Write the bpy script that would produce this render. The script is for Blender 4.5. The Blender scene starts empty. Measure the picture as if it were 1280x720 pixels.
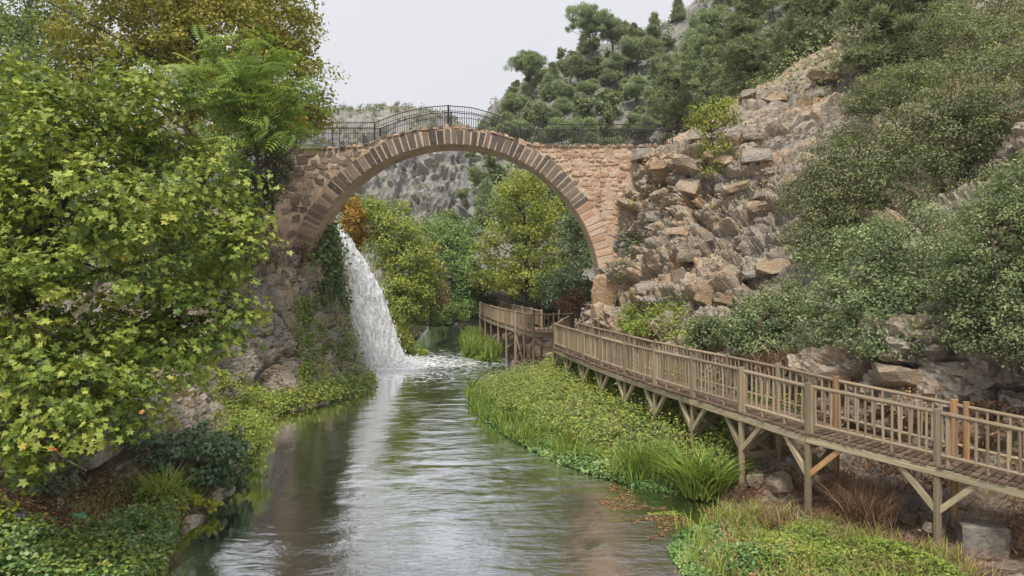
import bpy, math, random
import numpy as np
from mathutils import Vector, Matrix
R = math.radians
random.seed(7)
import time as _time; _T0 = _time.time()
rng = np.random.default_rng(7)
scene = bpy.context.scene
col = scene.collection

# ------------------------------------------------------------------ camera, sky, sun, exposure
CAMZ = 5.8                      # metres above the river
F = 1000.0                      # focal length in photograph pixels
HOR = 338.0                     # horizon row in the photograph
cam_d = bpy.data.cameras.new('camera')
cam_d.sensor_width = 36; cam_d.lens = 36 * F / 1280; cam_d.shift_y = -(360 - HOR) / 1280
cam_d.clip_start = 0.1; cam_d.clip_end = 3000
cam = bpy.data.objects.new('camera', cam_d); col.objects.link(cam)
cam.location = (0, 0, CAMZ); cam.rotation_euler = (R(90), 0, 0)
scene.camera = cam

SUN_EL, SUN_AZ = 61, 192        # soft light through cloud, from behind and left of the camera
world = bpy.data.worlds.new('World'); scene.world = world; world.use_nodes = True
wn, wl = world.node_tree.nodes, world.node_tree.links
wn.clear()
sky = wn.new('ShaderNodeTexSky'); sky.sky_type = 'NISHITA'; sky.sun_disc = False
sky.sun_elevation = R(SUN_EL); sky.sun_rotation = R(SUN_AZ); sky.dust_density = 5; sky.air_density = 1
hs = wn.new('ShaderNodeHueSaturation'); hs.inputs['Saturation'].default_value = 0.25; hs.inputs['Value'].default_value = 0.9
wl.new(sky.outputs[0], hs.inputs['Color'])
cloud = wn.new('ShaderNodeMix'); cloud.data_type = 'RGBA'; cloud.inputs[0].default_value = 0.88   # closed cloud over the clear sky
cloud.inputs[7].default_value = (7.1, 7.2, 7.6, 1)
wl.new(hs.outputs[0], cloud.inputs[6])
wtc = wn.new('ShaderNodeTexCoord'); wno = wn.new('ShaderNodeTexNoise'); wno.inputs['Scale'].default_value = 2.2; wno.inputs['Detail'].default_value = 5
wl.new(wtc.outputs['Generated'], wno.inputs['Vector'])
wra = wn.new('ShaderNodeMix'); wra.data_type = 'RGBA'; wra.inputs[6].default_value = (6.7, 6.82, 7.3, 1); wra.inputs[7].default_value = (7.5, 7.56, 7.9, 1)   # faint cloud tone
wl.new(wno.outputs['Fac'], wra.inputs[0]); wl.new(wra.outputs[2], cloud.inputs[7])
bg = wn.new('ShaderNodeBackground'); bg.inputs['Strength'].default_value = 0.05
wl.new(cloud.outputs[2], bg.inputs['Color'])
wo = wn.new('ShaderNodeOutputWorld'); wl.new(bg.outputs[0], wo.inputs['Surface'])

sun_d = bpy.data.lights.new('sun', 'SUN'); sun_d.energy = 1.5; sun_d.angle = R(11); sun_d.color = (1, .95, .88)
sun = bpy.data.objects.new('sun', sun_d); col.objects.link(sun)
sx = Vector((math.sin(R(SUN_AZ)) * math.cos(R(SUN_EL)), math.cos(R(SUN_AZ)) * math.cos(R(SUN_EL)), math.sin(R(SUN_EL))))
sun.rotation_euler = sx.to_track_quat('Z', 'Y').to_euler()
sun.location = (0, 0, 60)
vs = scene.view_settings
vs.view_transform = 'Standard'; vs.look = 'None'; vs.gamma = 1; vs.use_curve_mapping = False; vs.exposure = 1.32
scene.cycles.max_bounces = 8; scene.cycles.transparent_max_bounces = 10
scene.cycles.diffuse_bounces = 3; scene.cycles.glossy_bounces = 2; scene.cycles.transmission_bounces = 3

def P(px, py, d):
    """a photograph pixel and a distance -> a point of the valley"""
    return ((px - 640) * d / F, d, CAMZ + (HOR - py) * d / F)

# ------------------------------------------------------------------ helpers: objects
def fast_mesh(name, V, faces, attrs=None, smooth=False):
    """V n x 3; faces = list of integer arrays m x k"""
    me = bpy.data.meshes.new(name)
    V = np.asarray(V, np.float32)
    me.vertices.add(len(V)); me.vertices.foreach_set('co', V.ravel())
    fl = [np.asarray(f, np.int32) for f in faces if len(f)]
    loops = np.concatenate([f.ravel() for f in fl])
    tot = np.concatenate([np.full(len(f), f.shape[1], np.int32) for f in fl])
    start = np.concatenate([[0], np.cumsum(tot)[:-1]]).astype(np.int32)
    me.loops.add(len(loops)); me.loops.foreach_set('vertex_index', loops)
    me.polygons.add(len(tot)); me.polygons.foreach_set('loop_start', start); me.polygons.foreach_set('loop_total', tot)
    me.update(calc_edges=True)
    me.polygons.foreach_set('use_smooth', np.full(len(tot), bool(smooth)))
    for k, a in (attrs or {}).items():
        at = me.attributes.new(k, 'FLOAT', 'POINT'); at.data.foreach_set('value', np.asarray(a, np.float32))
    return me

def link(name, me, mat=None, parent=None, loc=None, rot=None, scale=None):
    o = bpy.data.objects.new(name, me); col.objects.link(o)
    if mat is not None and me is not None and not me.materials: me.materials.append(mat)
    if parent is not None: o.parent = parent
    if loc is not None: o.location = loc
    if rot is not None: o.rotation_euler = rot
    if scale is not None: o.scale = scale
    return o

def tag(o, label=None, cat=None, group=None, kind=None):
    if label: o['label'] = label
    if cat: o['category'] = cat
    if group: o['group'] = group
    if kind: o['kind'] = kind
    return o

def empty(name, loc, label=None, cat=None, group=None, rotz=0):
    o = bpy.data.objects.new(name, None); col.objects.link(o); o.location = loc; o.rotation_euler[2] = rotz
    o.empty_display_size = .3
    return tag(o, label, cat, group)

def copy_tree(o, parent=None):
    c = o.copy(); col.objects.link(c); c.parent = parent
    for ch in list(o.children):
        copy_tree(ch, c)
    return c

# ------------------------------------------------------------------ helpers: noise in numpy
def h3(ix, iy, iz, seed):
    n = (ix.astype(np.int64) * 374761393 + iy.astype(np.int64) * 668265263 + iz.astype(np.int64) * 2147483647 + seed * 974634777) & 0xffffffff
    n = ((n ^ (n >> 13)) * 1274126177) & 0xffffffff
    n = ((n ^ (n >> 16)) * 2246822519) & 0xffffffff
    n = n ^ (n >> 15)
    return (n & 0xffffff) / float(0xffffff)

def vnoise(p, seed=0):
    i = np.floor(p); f = p - i; u = f * f * (3 - 2 * f); i = i.astype(np.int64)
    r = 0
    for a in (0, 1):
        for b in (0, 1):
            for c in (0, 1):
                w = (u[:, 0] if a else 1 - u[:, 0]) * (u[:, 1] if b else 1 - u[:, 1]) * (u[:, 2] if c else 1 - u[:, 2])
                r = r + w * h3(i[:, 0] + a, i[:, 1] + b, i[:, 2] + c, seed)
    return r * 2 - 1

def fbm(p, octv=4, seed=0, gain=.5):
    r = 0; a = 1; q = np.array(p, float)
    for k in range(octv):
        r = r + a * vnoise(q, seed + k * 17); q = q * 2.03 + 11.7; a *= gain
    return r

def blocks(p, size, seed):
    """broken rock: flat tilted facets per cell, edges between them; returns height, id, edge distance"""
    q = p / np.asarray(size, float)
    i = np.floor(q - .5).astype(np.int64)
    b1 = np.full(len(p), 9.); b2 = np.full(len(p), 9.); ident = np.zeros(len(p)); tilt = np.zeros(len(p))
    for a in (0, 1):
        for b in (0, 1):
            for c in (0, 1):
                cx, cy, cz = i[:, 0] + a, i[:, 1] + b, i[:, 2] + c
                fx = cx + .1 + .8 * h3(cx, cy, cz, seed); fy = cy + .1 + .8 * h3(cx, cy, cz, seed + 1); fz = cz + .1 + .8 * h3(cx, cy, cz, seed + 2)
                dx, dy, dz = q[:, 0] - fx, q[:, 1] - fy, q[:, 2] - fz
                d = np.sqrt(dx * dx + dy * dy + dz * dz)
                idn = h3(cx, cy, cz, seed + 3)
                tl = dx * (h3(cx, cy, cz, seed + 4) - .5) + dy * (h3(cx, cy, cz, seed + 5) - .5) + dz * (h3(cx, cy, cz, seed + 6) - .5)
                near = d < b1
                b2 = np.where(near, b1, np.minimum(b2, d))
                b1 = np.where(near, d, b1); ident = np.where(near, idn, ident); tilt = np.where(near, tl, tilt)
    return (ident - .5) * .7 + tilt * 1.0, ident, b2 - b1

# ------------------------------------------------------------------ helpers: materials
def new_mat(name):
    m = bpy.data.materials.new(name); m.use_nodes = True
    nt = m.node_tree; nt.nodes.clear()
    out = nt.nodes.new('ShaderNodeOutputMaterial')
    return m, nt, out

class N:
    def __init__(s, nt): s.nt = nt
    def n(s, t, **kw):
        nd = s.nt.nodes.new(t)
        for k, v in kw.items(): setattr(nd, k, v)
        return nd
    def l(s, a, b): s.nt.links.new(a, b)
    def noise(s, vec, scale, detail=4, rough=.55, dist=0):
        nd = s.n('ShaderNodeTexNoise'); nd.inputs['Scale'].default_value = scale; nd.inputs['Detail'].default_value = detail
        nd.inputs['Roughness'].default_value = rough; nd.inputs['Distortion'].default_value = dist
        if vec is not None: s.l(vec, nd.inputs['Vector'])
        return nd.outputs['Fac']
    def ramp(s, fac, stops, interp='LINEAR'):
        nd = s.n('ShaderNodeValToRGB'); nd.color_ramp.interpolation = interp
        el = nd.color_ramp.elements
        while len(el) < len(stops): el.new(.5)
        for e, (p, c) in zip(el, stops):
            e.position = p; e.color = (*c, 1) if len(c) == 3 else c
        s.l(fac, nd.inputs[0]); return nd.outputs[0]
    def mix(s, fac, a, b, mode='MIX'):
        nd = s.n('ShaderNodeMix', data_type='RGBA', blend_type=mode)
        for inp, v in ((0, fac), (6, a), (7, b)):
            if isinstance(v, (int, float)): nd.inputs[inp].default_value = v
            elif isinstance(v, tuple): nd.inputs[inp].default_value = (*v, 1) if len(v) == 3 else v
            else: s.l(v, nd.inputs[inp])
        return nd.outputs[2]
    def math(s, op, a, b=None, clamp=False):
        nd = s.n('ShaderNodeMath', operation=op, use_clamp=clamp)
        for k, v in enumerate((a, b)):
            if v is None: continue
            if isinstance(v, (int, float)): nd.inputs[k].default_value = v
            else: s.l(v, nd.inputs[k])
        return nd.outputs[0]
    def coord(s, which='Object', scale=None):
        o = s.n('ShaderNodeTexCoord').outputs[which]
        if scale is None: return o
        mp = s.n('ShaderNodeMapping'); mp.inputs['Scale'].default_value = scale; s.l(o, mp.inputs[0]); return mp.outputs[0]
    def bump(s, h, strength=.4, dist=.05):
        b = s.n('ShaderNodeBump'); b.inputs['Strength'].default_value = strength; b.inputs['Distance'].default_value = dist
        s.l(h, b.inputs['Height']); return b.outputs[0]
    def attr(s, name): return s.n('ShaderNodeAttribute', attribute_name=name).outputs['Fac']
    def principled(s, out, color, rough=.8, spec=.3, normal=None):
        p = s.n('ShaderNodeBsdfPrincipled')
        if isinstance(color, tuple): p.inputs['Base Color'].default_value = (*color, 1)
        else: s.l(color, p.inputs['Base Color'])
        if isinstance(rough, (int, float)): p.inputs['Roughness'].default_value = rough
        else: s.l(rough, p.inputs['Roughness'])
        p.inputs['Specular IOR Level'].default_value = spec
        if normal is not None: s.l(normal, p.inputs['Normal'])
        s.l(p.outputs[0], out.inputs[0]); return p

def leaf_mat(name, stops, trans=.3, spec=.35, rough=.5, objvar=.0):
    """leaf colours along the stored 'tint' of each leaf; light passes partly through"""
    m, nt, out = new_mat(name); g = N(nt)
    c = g.ramp(g.attr('tint'), stops)
    if objvar:
        oi = g.n('ShaderNodeObjectInfo')
        hsv = g.n('ShaderNodeHueSaturation'); g.l(c, hsv.inputs['Color'])
        g.l(g.math('ADD', g.math('MULTIPLY', oi.outputs['Random'], objvar * .1), .5 - objvar * .05), hsv.inputs['Hue'])
        g.l(g.math('ADD', g.math('MULTIPLY', oi.outputs['Random'], objvar), 1 - objvar * .5), hsv.inputs['Value'])
        c = hsv.outputs[0]
    p = g.n('ShaderNodeBsdfPrincipled'); g.l(c, p.inputs['Base Color']); p.inputs['Roughness'].default_value = rough
    p.inputs['Specular IOR Level'].default_value = spec
    t = g.n('ShaderNodeBsdfTranslucent')
    g.l(g.mix(.5, c, (.35, .42, .05), 'MIX'), t.inputs[0])
    mx = g.n('ShaderNodeMixShader'); mx.inputs[0].default_value = trans
    g.l(p.outputs[0], mx.inputs[1]); g.l(t.outputs[0], mx.inputs[2]); g.l(mx.outputs[0], out.inputs[0])
    return m

def bark_mat(name, a, b):
    m, nt, out = new_mat(name); g = N(nt)
    v = g.coord('Object', (3, 3, .8)); n = g.noise(v, 3, 5, .65)
    g.principled(out, g.ramp(n, [(.3, a), (.7, b)]), .9, .2, g.bump(n, .6, .03))
    return m

def rock_mat(name, stops, soil=None, lichen=.35, wet=False, flat0=.62, flat1=.85):
    m, nt, out = new_mat(name); g = N(nt)
    v = g.coord('Object')
    t = g.attr('tint')
    n1 = g.noise(v, .35, 5, .6); n2 = g.noise(v, 2.4, 6, .65); n3 = g.noise(v, 9, 5, .7)
    fac = g.math('ADD', g.math('MULTIPLY', t, .45), g.math('ADD', g.math('MULTIPLY', n1, .55), g.math('MULTIPLY', g.math('SUBTRACT', n2, .5), .55)))
    c = g.ramp(fac, stops)
    # weathering: pale lichen and dark run marks with shapes of their own
    c = g.mix(g.ramp(g.noise(v, 1.3, 7, .75), [(.52, (0, 0, 0)), (.66, (lichen,) * 3)]), c, (.42, .41, .385))
    c = g.mix(g.ramp(g.noise(g.coord('Object', (1.6, 1.6, .35)), 1.1, 6, .7), [(.58, (0, 0, 0)), (.74, (.6,) * 3)]), c, (.10, .095, .09))
    n4 = g.noise(v, 22, 4, .75)
    c = g.mix(.55, c, g.ramp(n3, [(.3, (.05, .045, .04)), (.7, (.8, .78, .74))]), 'SOFT_LIGHT')
    c = g.mix(.4, c, g.ramp(n4, [(.3, (.05, .05, .05)), (.7, (.85, .84, .8))]), 'SOFT_LIGHT')
    if soil:
        nz = g.n('ShaderNodeSeparateXYZ'); g.l(g.n('ShaderNodeNewGeometry').outputs['Normal'], nz.inputs[0])
        k = g.math('ADD', nz.outputs[2], g.math('MULTIPLY', g.math('SUBTRACT', n2, .5), .5))
        sc = g.ramp(g.noise(v, 3.5, 5, .7), [(.3, soil[0]), (.55, soil[1]), (.75, soil[2])])
        c = g.mix(g.ramp(k, [(flat0, (0, 0, 0)), (flat1, (1, 1, 1))]), c, sc)
    h = g.math('ADD', g.math('MULTIPLY', g.noise(v, 5, 8, .7), 1), g.math('MULTIPLY', n3, .4))
    g.principled(out, c, .85, .25, g.bump(h, 1.0, .14))
    return m

def wood_mat(name, dark, light, green=0.0):
    m, nt, out = new_mat(name); g = N(nt)
    oi = g.n('ShaderNodeObjectInfo')
    v = g.coord('Object', (2.2, 2.2, 1.2))
    mp = g.n('ShaderNodeVectorMath', operation='ADD'); g.l(v, mp.inputs[0])
    cb = g.n('ShaderNodeCombineXYZ'); g.l(g.math('MULTIPLY', oi.outputs['Random'], 37), cb.inputs[0]); g.l(g.math('MULTIPLY', oi.outputs['Random'], 91), cb.inputs[1]); g.l(cb.outputs[0], mp.inputs[1])
    n = g.noise(mp.outputs[0], 2.2, 6, .7)
    c = g.ramp(n, [(.25, dark), (.75, light)])
    st = g.noise(g.coord('Object', (9, 9, 1.6)), 2.0, 5, .7)
    c = g.mix(.6, c, g.ramp(st, [(.32, (.05, .045, .04)), (.68, (.85, .84, .82))]), 'SOFT_LIGHT')
    hsv = g.n('ShaderNodeHueSaturation'); g.l(c, hsv.inputs['Color'])
    g.l(g.math('ADD', g.math('MULTIPLY', oi.outputs['Random'], .6), .7), hsv.inputs['Value'])
    c = hsv.outputs[0]
    if green:
        c = g.mix(g.ramp(g.noise(g.coord('Object', (1, 1, 3)), 1.2, 4), [(.4, (0, 0, 0)), (.65, (green,) * 3)]), c, (.16, .2, .11))
    g.principled(out, c, .8, .3, g.bump(n, .4, .02))
    return m

# ------------------------------------------------------------------ helpers: surfaces
def catmull(A, m):
    """resample array A (n x ... ) along axis 0 to m samples"""
    n = len(A); t = np.linspace(0, n - 1, m); i = np.clip(t.astype(int), 0, n - 2); u = (t - i).reshape(-1, *([1] * (A.ndim - 1)))
    g = lambda k: A[np.clip(k, 0, n - 1)]
    p0, p1, p2, p3 = g(i - 1), g(i), g(i + 1), g(i + 2)
    return .5 * (2 * p1 + (p2 - p0) * u + (2 * p0 - 5 * p1 + 4 * p2 - p3) * u ** 2 + (3 * p1 - p0 - 3 * p2 + p3) * u ** 3)

def even(A, m, axis_len):
    """resample axis 1 of A (s x p x 3) evenly by mean length"""
    L = np.concatenate([[0], np.cumsum(axis_len)]); L /= L[-1]
    base = catmull(np.swapaxes(A, 0, 1), (A.shape[1] - 1) * 24 + 1)
    Lb = np.interp(np.linspace(0, A.shape[1] - 1, len(base)), np.arange(A.shape[1]), L)
    t = np.interp(np.linspace(0, 1, m), Lb, np.arange(len(base)))
    i = np.clip(t.astype(int), 0, len(base) - 2); u = (t - i)[:, None, None]
    return np.swapaxes(base[i] * (1 - u) + base[i + 1] * u, 0, 1)

def loft(sections, ns, nt_, ws=None, wt=None):
    A = np.array(sections, float)
    d = np.linalg.norm(np.diff(A, axis=1), axis=2).mean(0) * (1 if wt is None else np.array(wt))
    A = even(A, nt_, d)
    B = np.swapaxes(A, 0, 1); d = np.linalg.norm(np.diff(B, axis=1), axis=2).mean(0) * (1 if ws is None else np.array(ws))
    return np.swapaxes(even(B, ns, d), 0, 1)

def grid_normals(G):
    a = np.gradient(G, axis=0); b = np.gradient(G, axis=1)
    n = np.cross(a, b); n /= np.linalg.norm(n, axis=2, keepdims=True) + 1e-9
    return n

def grid_faces(a, b, flip=False):
    i = np.arange(a * b).reshape(a, b)
    q = np.stack([i[:-1, :-1], i[1:, :-1], i[1:, 1:], i[:-1, 1:]], -1).reshape(-1, 4)
    return q[:, ::-1] if flip else q

def rock_grid(G, sign, amp, rockmask, seed, sizes=((2.6, 2.2, 1.35), (1.15, 1.0, .62), (.55, .5, .32), (.24, .24, .16)), amps=(1.0, .5, .22, .09), ledges=0):
    """break the smooth grid into blocky rock, rockmask 0..1 per vertex"""
    n = grid_normals(G) * sign
    p = G.reshape(-1, 3).copy(); nn = n.reshape(-1, 3)
    w = p + .35 * np.stack([fbm(p * .6 + 5, 3, seed), fbm(p * .6 + 50, 3, seed + 9), fbm(p * .6 + 90, 3, seed + 20)], 1)
    tl = np.array([[1, 0, .22], [0, 1, -.15], [-.22, .15, 1]])
    w = w @ tl.T
    tint = 0; H = 0
    for k, (s, a) in enumerate(zip(sizes, amps)):
        h, idn, e = blocks(w, s, seed + 31 * k)
        H = H + a * h - a * .5 * np.exp(-(e / .085) ** 2)
        tint = tint + idn * (.45, .3, .15, .1)[k]
    if ledges:
        zz = w[:, 2] + .5 * fbm(p * .45, 3, seed + 77)
        for per, am in ((1.25, .5), (.47, .2)):
            fr_ = zz / per - np.floor(zz / per); fr_ = np.where(fr_ < .82, fr_ / .82, (1 - fr_) / .18)
            H = H + ledges * am * (fr_ - .5) * (.6 + .6 * fbm(p * .8 + 31, 2, seed + 5))
    H = H * rockmask.ravel() + .12 * fbm(p * 1.7, 4, seed + 3) * (1 - rockmask.ravel())
    p = p + nn * (H * amp)[:, None]
    return p, tint

# ------------------------------------------------------------------ helpers: plants
def frames(nrm, r):
    n = nrm / (np.linalg.norm(nrm, axis=1, keepdims=True) + 1e-9)
    a = np.cross(n, r); a /= np.linalg.norm(a, axis=1, keepdims=True) + 1e-9
    return a, np.cross(n, a), n

def scatter(T, TF, centers, nrm, size, seed, tint=None, updir=None):
    """place a template (verts T, faces TF list) at every centre"""
    g = np.random.default_rng(seed)
    r = g.normal(size=centers.shape) if updir is None else updir
    a, b, n = frames(nrm, r)
    T = np.asarray(T, float)
    V = centers[:, None, :] + size[:, None, None] * (T[None, :, 0:1] * a[:, None] + T[None, :, 1:2] * b[:, None] + T[None, :, 2:3] * n[:, None])
    k = len(T); off = (np.arange(len(centers)) * k)[:, None, None]
    faces = [(np.asarray(f)[None] + off).reshape(-1, np.asarray(f).shape[1]) for f in TF]
    t = g.random(len(centers)) if tint is None else tint
    return V.reshape(-1, 3), faces, np.repeat(t, k)

# leaf templates, unit size, stem at the origin, tip towards +y
OVAL = ([(0, 0, 0), (.3, .45, .06), (0, 1, -.05), (-.3, .45, .06)], [[(0, 1, 2, 3)]])
ROUND = ([(0, 0, 0), (.44, .4, .05), (.26, .88, .02), (-.26, .88, .02), (-.44, .4, .05)], [[(0, 1, 2, 3, 4)]])
def palm_leaf():
    v = [(0, .18, 0)]
    for ang, rad in ((-155, .3), (-115, .66), (-90, .46), (-58, .92), (-30, .56), (0, 1.08), (30, .56), (58, .92), (90, .46), (115, .66), (155, .3)):
        a = R(ang); v.append((rad * .75 * math.sin(a), .18 + rad * .75 * math.cos(a), -.12 * rad * rad + .16 * abs(rad * math.sin(a))))
    return v, [[(0, i, i + 1) for i in range(1, 11)]]
PALM = palm_leaf()
def pinnate():
    v = []; f = []
    for k in range(8):
        y = .12 + .11 * k; L = .34 * math.sin(.5 + 2.2 * k / 8)
        for s in (-1, 1):
            b = len(v); z = -.25 * y * y
            v += [(0, y, z), (s * L * .5, y - .015, z - .01), (s * L, y + .08, z - .1), (s * L * .5, y + .06, z - .01)]
            f.append((b, b + 1, b + 2, b + 3))
    return v, [f]
PINNATE = pinnate()
def tuft(n=5):
    v = []; f = []
    g = np.random.default_rng(3)
    for k in range(n):
        d = g.normal(size=3); d[2] = abs(d[2]) + .3; d /= np.linalg.norm(d)
        s = np.cross(d, g.normal(size=3)); s /= np.linalg.norm(s); b = len(v)
        v += [tuple(s * .085), tuple(-s * .085), tuple(d)]; f.append((b, b + 1, b + 2))
    return v, [f]
TUFT = tuft()

def tube(path, radii, sides=6):
    path = np.asarray(path, float); V = []; Fc = []
    for i, p in enumerate(path):
        t = path[min(i + 1, len(path) - 1)] - path[max(i - 1, 0)]; t /= np.linalg.norm(t) + 1e-9
        u = np.cross(t, (.31, .9, .2)); u /= np.linalg.norm(u) + 1e-9; w = np.cross(t, u)
        for k in range(sides):
            a = 2 * math.pi * k / sides
            V.append(p + radii[i] * (math.cos(a) * u + math.sin(a) * w))
    for i in range(len(path) - 1):
        for k in range(sides):
            a, b = i * sides + k, i * sides + (k + 1) % sides
            Fc.append((a, b, b + sides, a + sides))
    return np.array(V), np.array(Fc)

def join(parts):
    V = []; Fc = []; o = 0
    for v, f in parts:
        V.append(v); Fc.append(f + o); o += len(v)
    return np.concatenate(V), np.concatenate(Fc)

def bend(a, b, n, sag, g):
    a, b = np.asarray(a, float), np.asarray(b, float); t = np.linspace(0, 1, n)[:, None]
    m = (a + b) / 2 + np.array([0, 0, -sag]) * np.linalg.norm(b - a) + g.normal(size=3) * .06 * np.linalg.norm(b - a)
    return (1 - t) ** 2 * a + 2 * t * (1 - t) * m + t * t * b

def make_tree(name, base, trunk, r0, blobs, clumps, per, clump_r, leaf, leaf_size, lmat, bmat, seed, label, cat='tree', group=None,
              shell=.45, up=.55, flat=.7, limbs=60, lean=None, tintgrad=0., droop=0.):
    """base: world point; trunk: list of local points; blobs: [(centre, (rx, ry, rz), weight)] local"""
    g = np.random.default_rng(seed)
    root = empty(name, base, label, cat, group)
    W = np.array([b[2] if len(b) > 2 else b[1][0] * b[1][2] for b in blobs], float); W /= W.sum()
    pick = g.choice(len(blobs), clumps, p=W)
    C = np.array([b[0] for b in blobs], float)[pick]; Rr = np.array([b[1] for b in blobs], float)[pick]
    d = g.normal(size=(clumps, 3)); d /= np.linalg.norm(d, axis=1, keepdims=True)
    rad = shell + (1 - shell) * g.random(clumps) ** .6
    rad *= 1 + .12 * g.normal(size=clumps)
    cc = C + d * Rr * rad[:, None]
    keep = cc[:, 2] > .05; cc = cc[keep]; d = d[keep]; C = C[keep]
    # leaves
    n = len(cc) * per
    ci = np.repeat(np.arange(len(cc)), per)
    off = g.normal(size=(n, 3)); off /= np.linalg.norm(off, axis=1, keepdims=True); off *= (g.random(n) ** .45)[:, None]
    cr = clump_r * (.6 + .8 * g.random(len(cc)))
    pos = cc[ci] + off * cr[ci][:, None] * np.array([1, 1, flat])
    nrm = off * .5 + d[ci] * .35 + np.array([0, 0, up]) + g.normal(size=(n, 3)) * .45
    size = leaf_size * (.6 + .8 * g.random(n))
    tc = g.random(len(cc))
    tint = np.clip(.5 * tc[ci] + .5 * g.random(n) + tintgrad * ((pos[:, 2] - pos[:, 2].mean()) / (np.ptp(pos[:, 2]) + 1e-6)), 0, 1)
    ud = None
    if droop:
        ud = np.cross(nrm, d[ci] + np.array([0, 0, -droop]) + g.normal(size=(n, 3)) * .35)
    V, Fs, tt = scatter(leaf[0], leaf[1], pos, nrm, size, seed + 1, tint, ud)
    crown = link('crown', fast_mesh('crown', V, Fs, {'tint': tt}), lmat, root)
    # wood
    tr = np.asarray(trunk, float); m = len(tr)
    tp = catmull(tr, max(8, m * 3)) if m > 2 else np.linspace(tr[0], tr[-1], 6)
    parts = [tube(tp, np.linspace(r0, r0 * .25, len(tp)), 8)]
    order = g.permutation(len(cc))[:int(limbs * .6)]
    for i in order:
        c = cc[i]
        cand = tp[tp[:, 2] < max(c[2] - .15 * abs(c[2] - tp[0, 2]), tp[1, 2])]
        if len(cand) == 0: cand = tp[:2]
        w = np.linalg.norm(cand - c, axis=1) + .4 * np.abs(cand[:, 2] - (c[2] - .5 * np.linalg.norm((cand - c)[:, :2], axis=1)))
        a = cand[w.argmin()]
        L = np.linalg.norm(c - a)
        r = min(r0 * .35, .012 + .014 * L)
        pth = bend(a, c, 6, .08, g)
        parts.append(tube(pth, np.linspace(r, r * .2, 6), 4))
        for _ in range(2):
            e = pth[g.integers(2, 6)]
            parts.append(tube(bend(e, e + g.normal(size=3) * clump_r * 1.1 + np.array([0, 0, .1]), 4, .05, g), np.linspace(r * .4, r * .1, 4), 3))
    v, f = join(parts)
    link('trunk', fast_mesh('trunk', v, [f], smooth=True), bmat, root)
    return root

def blades(base, height, width, lean, seed, curl=.5, tint=None):
    """upright grass blades, tapering and bowing over"""
    g = np.random.default_rng(seed); n = len(base)
    az = g.random(n) * 2 * math.pi; dr = np.stack([np.cos(az), np.sin(az), np.zeros(n)], 1)
    a2 = az + math.pi / 2 + g.normal(size=n) * .6; sd = np.stack([np.cos(a2), np.sin(a2), np.zeros(n)], 1)
    V = []
    for t, w in ((0, 1), (.35, .9), (.7, .6), (1, .06)):
        c = base + dr * (lean * height * (t * .5 + curl * t * t))[:, None] + np.array([0, 0, 1.]) * (height * (t - .25 * curl * lean * t ** 3))[:, None]
        V += [c - sd * (width * w * .5)[:, None], c + sd * (width * w * .5)[:, None]]
    V = np.stack(V, 1).reshape(-1, 3); o = (np.arange(n) * 8)[:, None]
    Q = np.array([(0, 1, 3, 2), (2, 3, 5, 4), (4, 5, 7, 6)])
    Fs = (Q[None] + o[:, :, None]).reshape(-1, 4)
    t = g.random(n) if tint is None else tint
    return V, [Fs], np.repeat(t, 8)

def in_poly(pts, poly):
    x, y = pts[:, 0], pts[:, 1]; c = np.zeros(len(pts), bool); n = len(poly)
    for i in range(n):
        x0, y0 = poly[i]; x1, y1 = poly[(i + 1) % n]
        hit = ((y0 > y) != (y1 > y)) & (x < (x1 - x0) * (y - y0) / (y1 - y0 + 1e-12) + x0)
        c ^= hit
    return c

def poly_points(poly, n, seed):
    g = np.random.default_rng(seed); p = np.array(poly); lo, hi = p.min(0), p.max(0); out = np.zeros((0, 2))
    while len(out) < n:
        q = lo + (hi - lo) * g.random((n * 2, 2)); out = np.concatenate([out, q[in_poly(q, poly)]])
    return out[:n]

def edge_dist(pts, poly):
    d = np.full(len(pts), 1e9); p = np.array(poly)
    for i in range(len(p)):
        a, b = p[i], p[(i + 1) % len(p)]; ab = b - a
        t = np.clip(((pts - a) @ ab) / (ab @ ab), 0, 1)
        d = np.minimum(d, np.linalg.norm(pts - (a + t[:, None] * ab), axis=1))
    return d

# ------------------------------------------------------------------ materials
ROCK_R = rock_mat('limestone_right', [(.2, (.15, .14, .13)), (.40, (.36, .335, .30)), (.54, (.50, .43, .345)), (.68, (.58, .43, .29)), (.9, (.52, .28, .14))],
                  soil=((.07, .05, .03), (.15, .105, .06), (.24, .18, .10)), flat0=.8, flat1=1.0)
ROCK_L = rock_mat('limestone_left', [(.2, (.20, .19, .18)), (.42, (.40, .38, .35)), (.58, (.56, .49, .41)), (.8, (.58, .42, .28))],
                  soil=((.055, .05, .025), (.12, .10, .045), (.20, .14, .07)), flat0=.5, flat1=.8)
ROCK_FAR = rock_mat('limestone_far', [(.25, (.15, .15, .15)), (.5, (.30, .295, .29)), (.8, (.42, .38, .33))],
                    soil=((.10, .11, .06), (.19, .18, .11), (.30, .26, .18)), flat0=.72, flat1=.95, lichen=.15)
WOOD = wood_mat('weathered_pole', (.165, .12, .075), (.47, .375, .255))
WOOD_NEW = wood_mat('fresh_pole', (.24, .13, .055), (.50, .32, .16))
WOOD_POST = wood_mat('weathered_post', (.15, .11, .07), (.38, .30, .20), .35)
PLANK = wood_mat('deck_plank', (.10, .065, .045), (.27, .19, .135))
BEAM = wood_mat('edge_beam', (.22, .175, .11), (.50, .42, .29), .3)
BARK = bark_mat('grey_bark', (.05, .04, .03), (.16, .13, .10))
BARK_PALE = bark_mat('pale_bark', (.20, .18, .15), (.50, .47, .42))
BARK_PINE = bark_mat('pine_bark', (.05, .035, .025), (.17, .11, .075))
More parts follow.
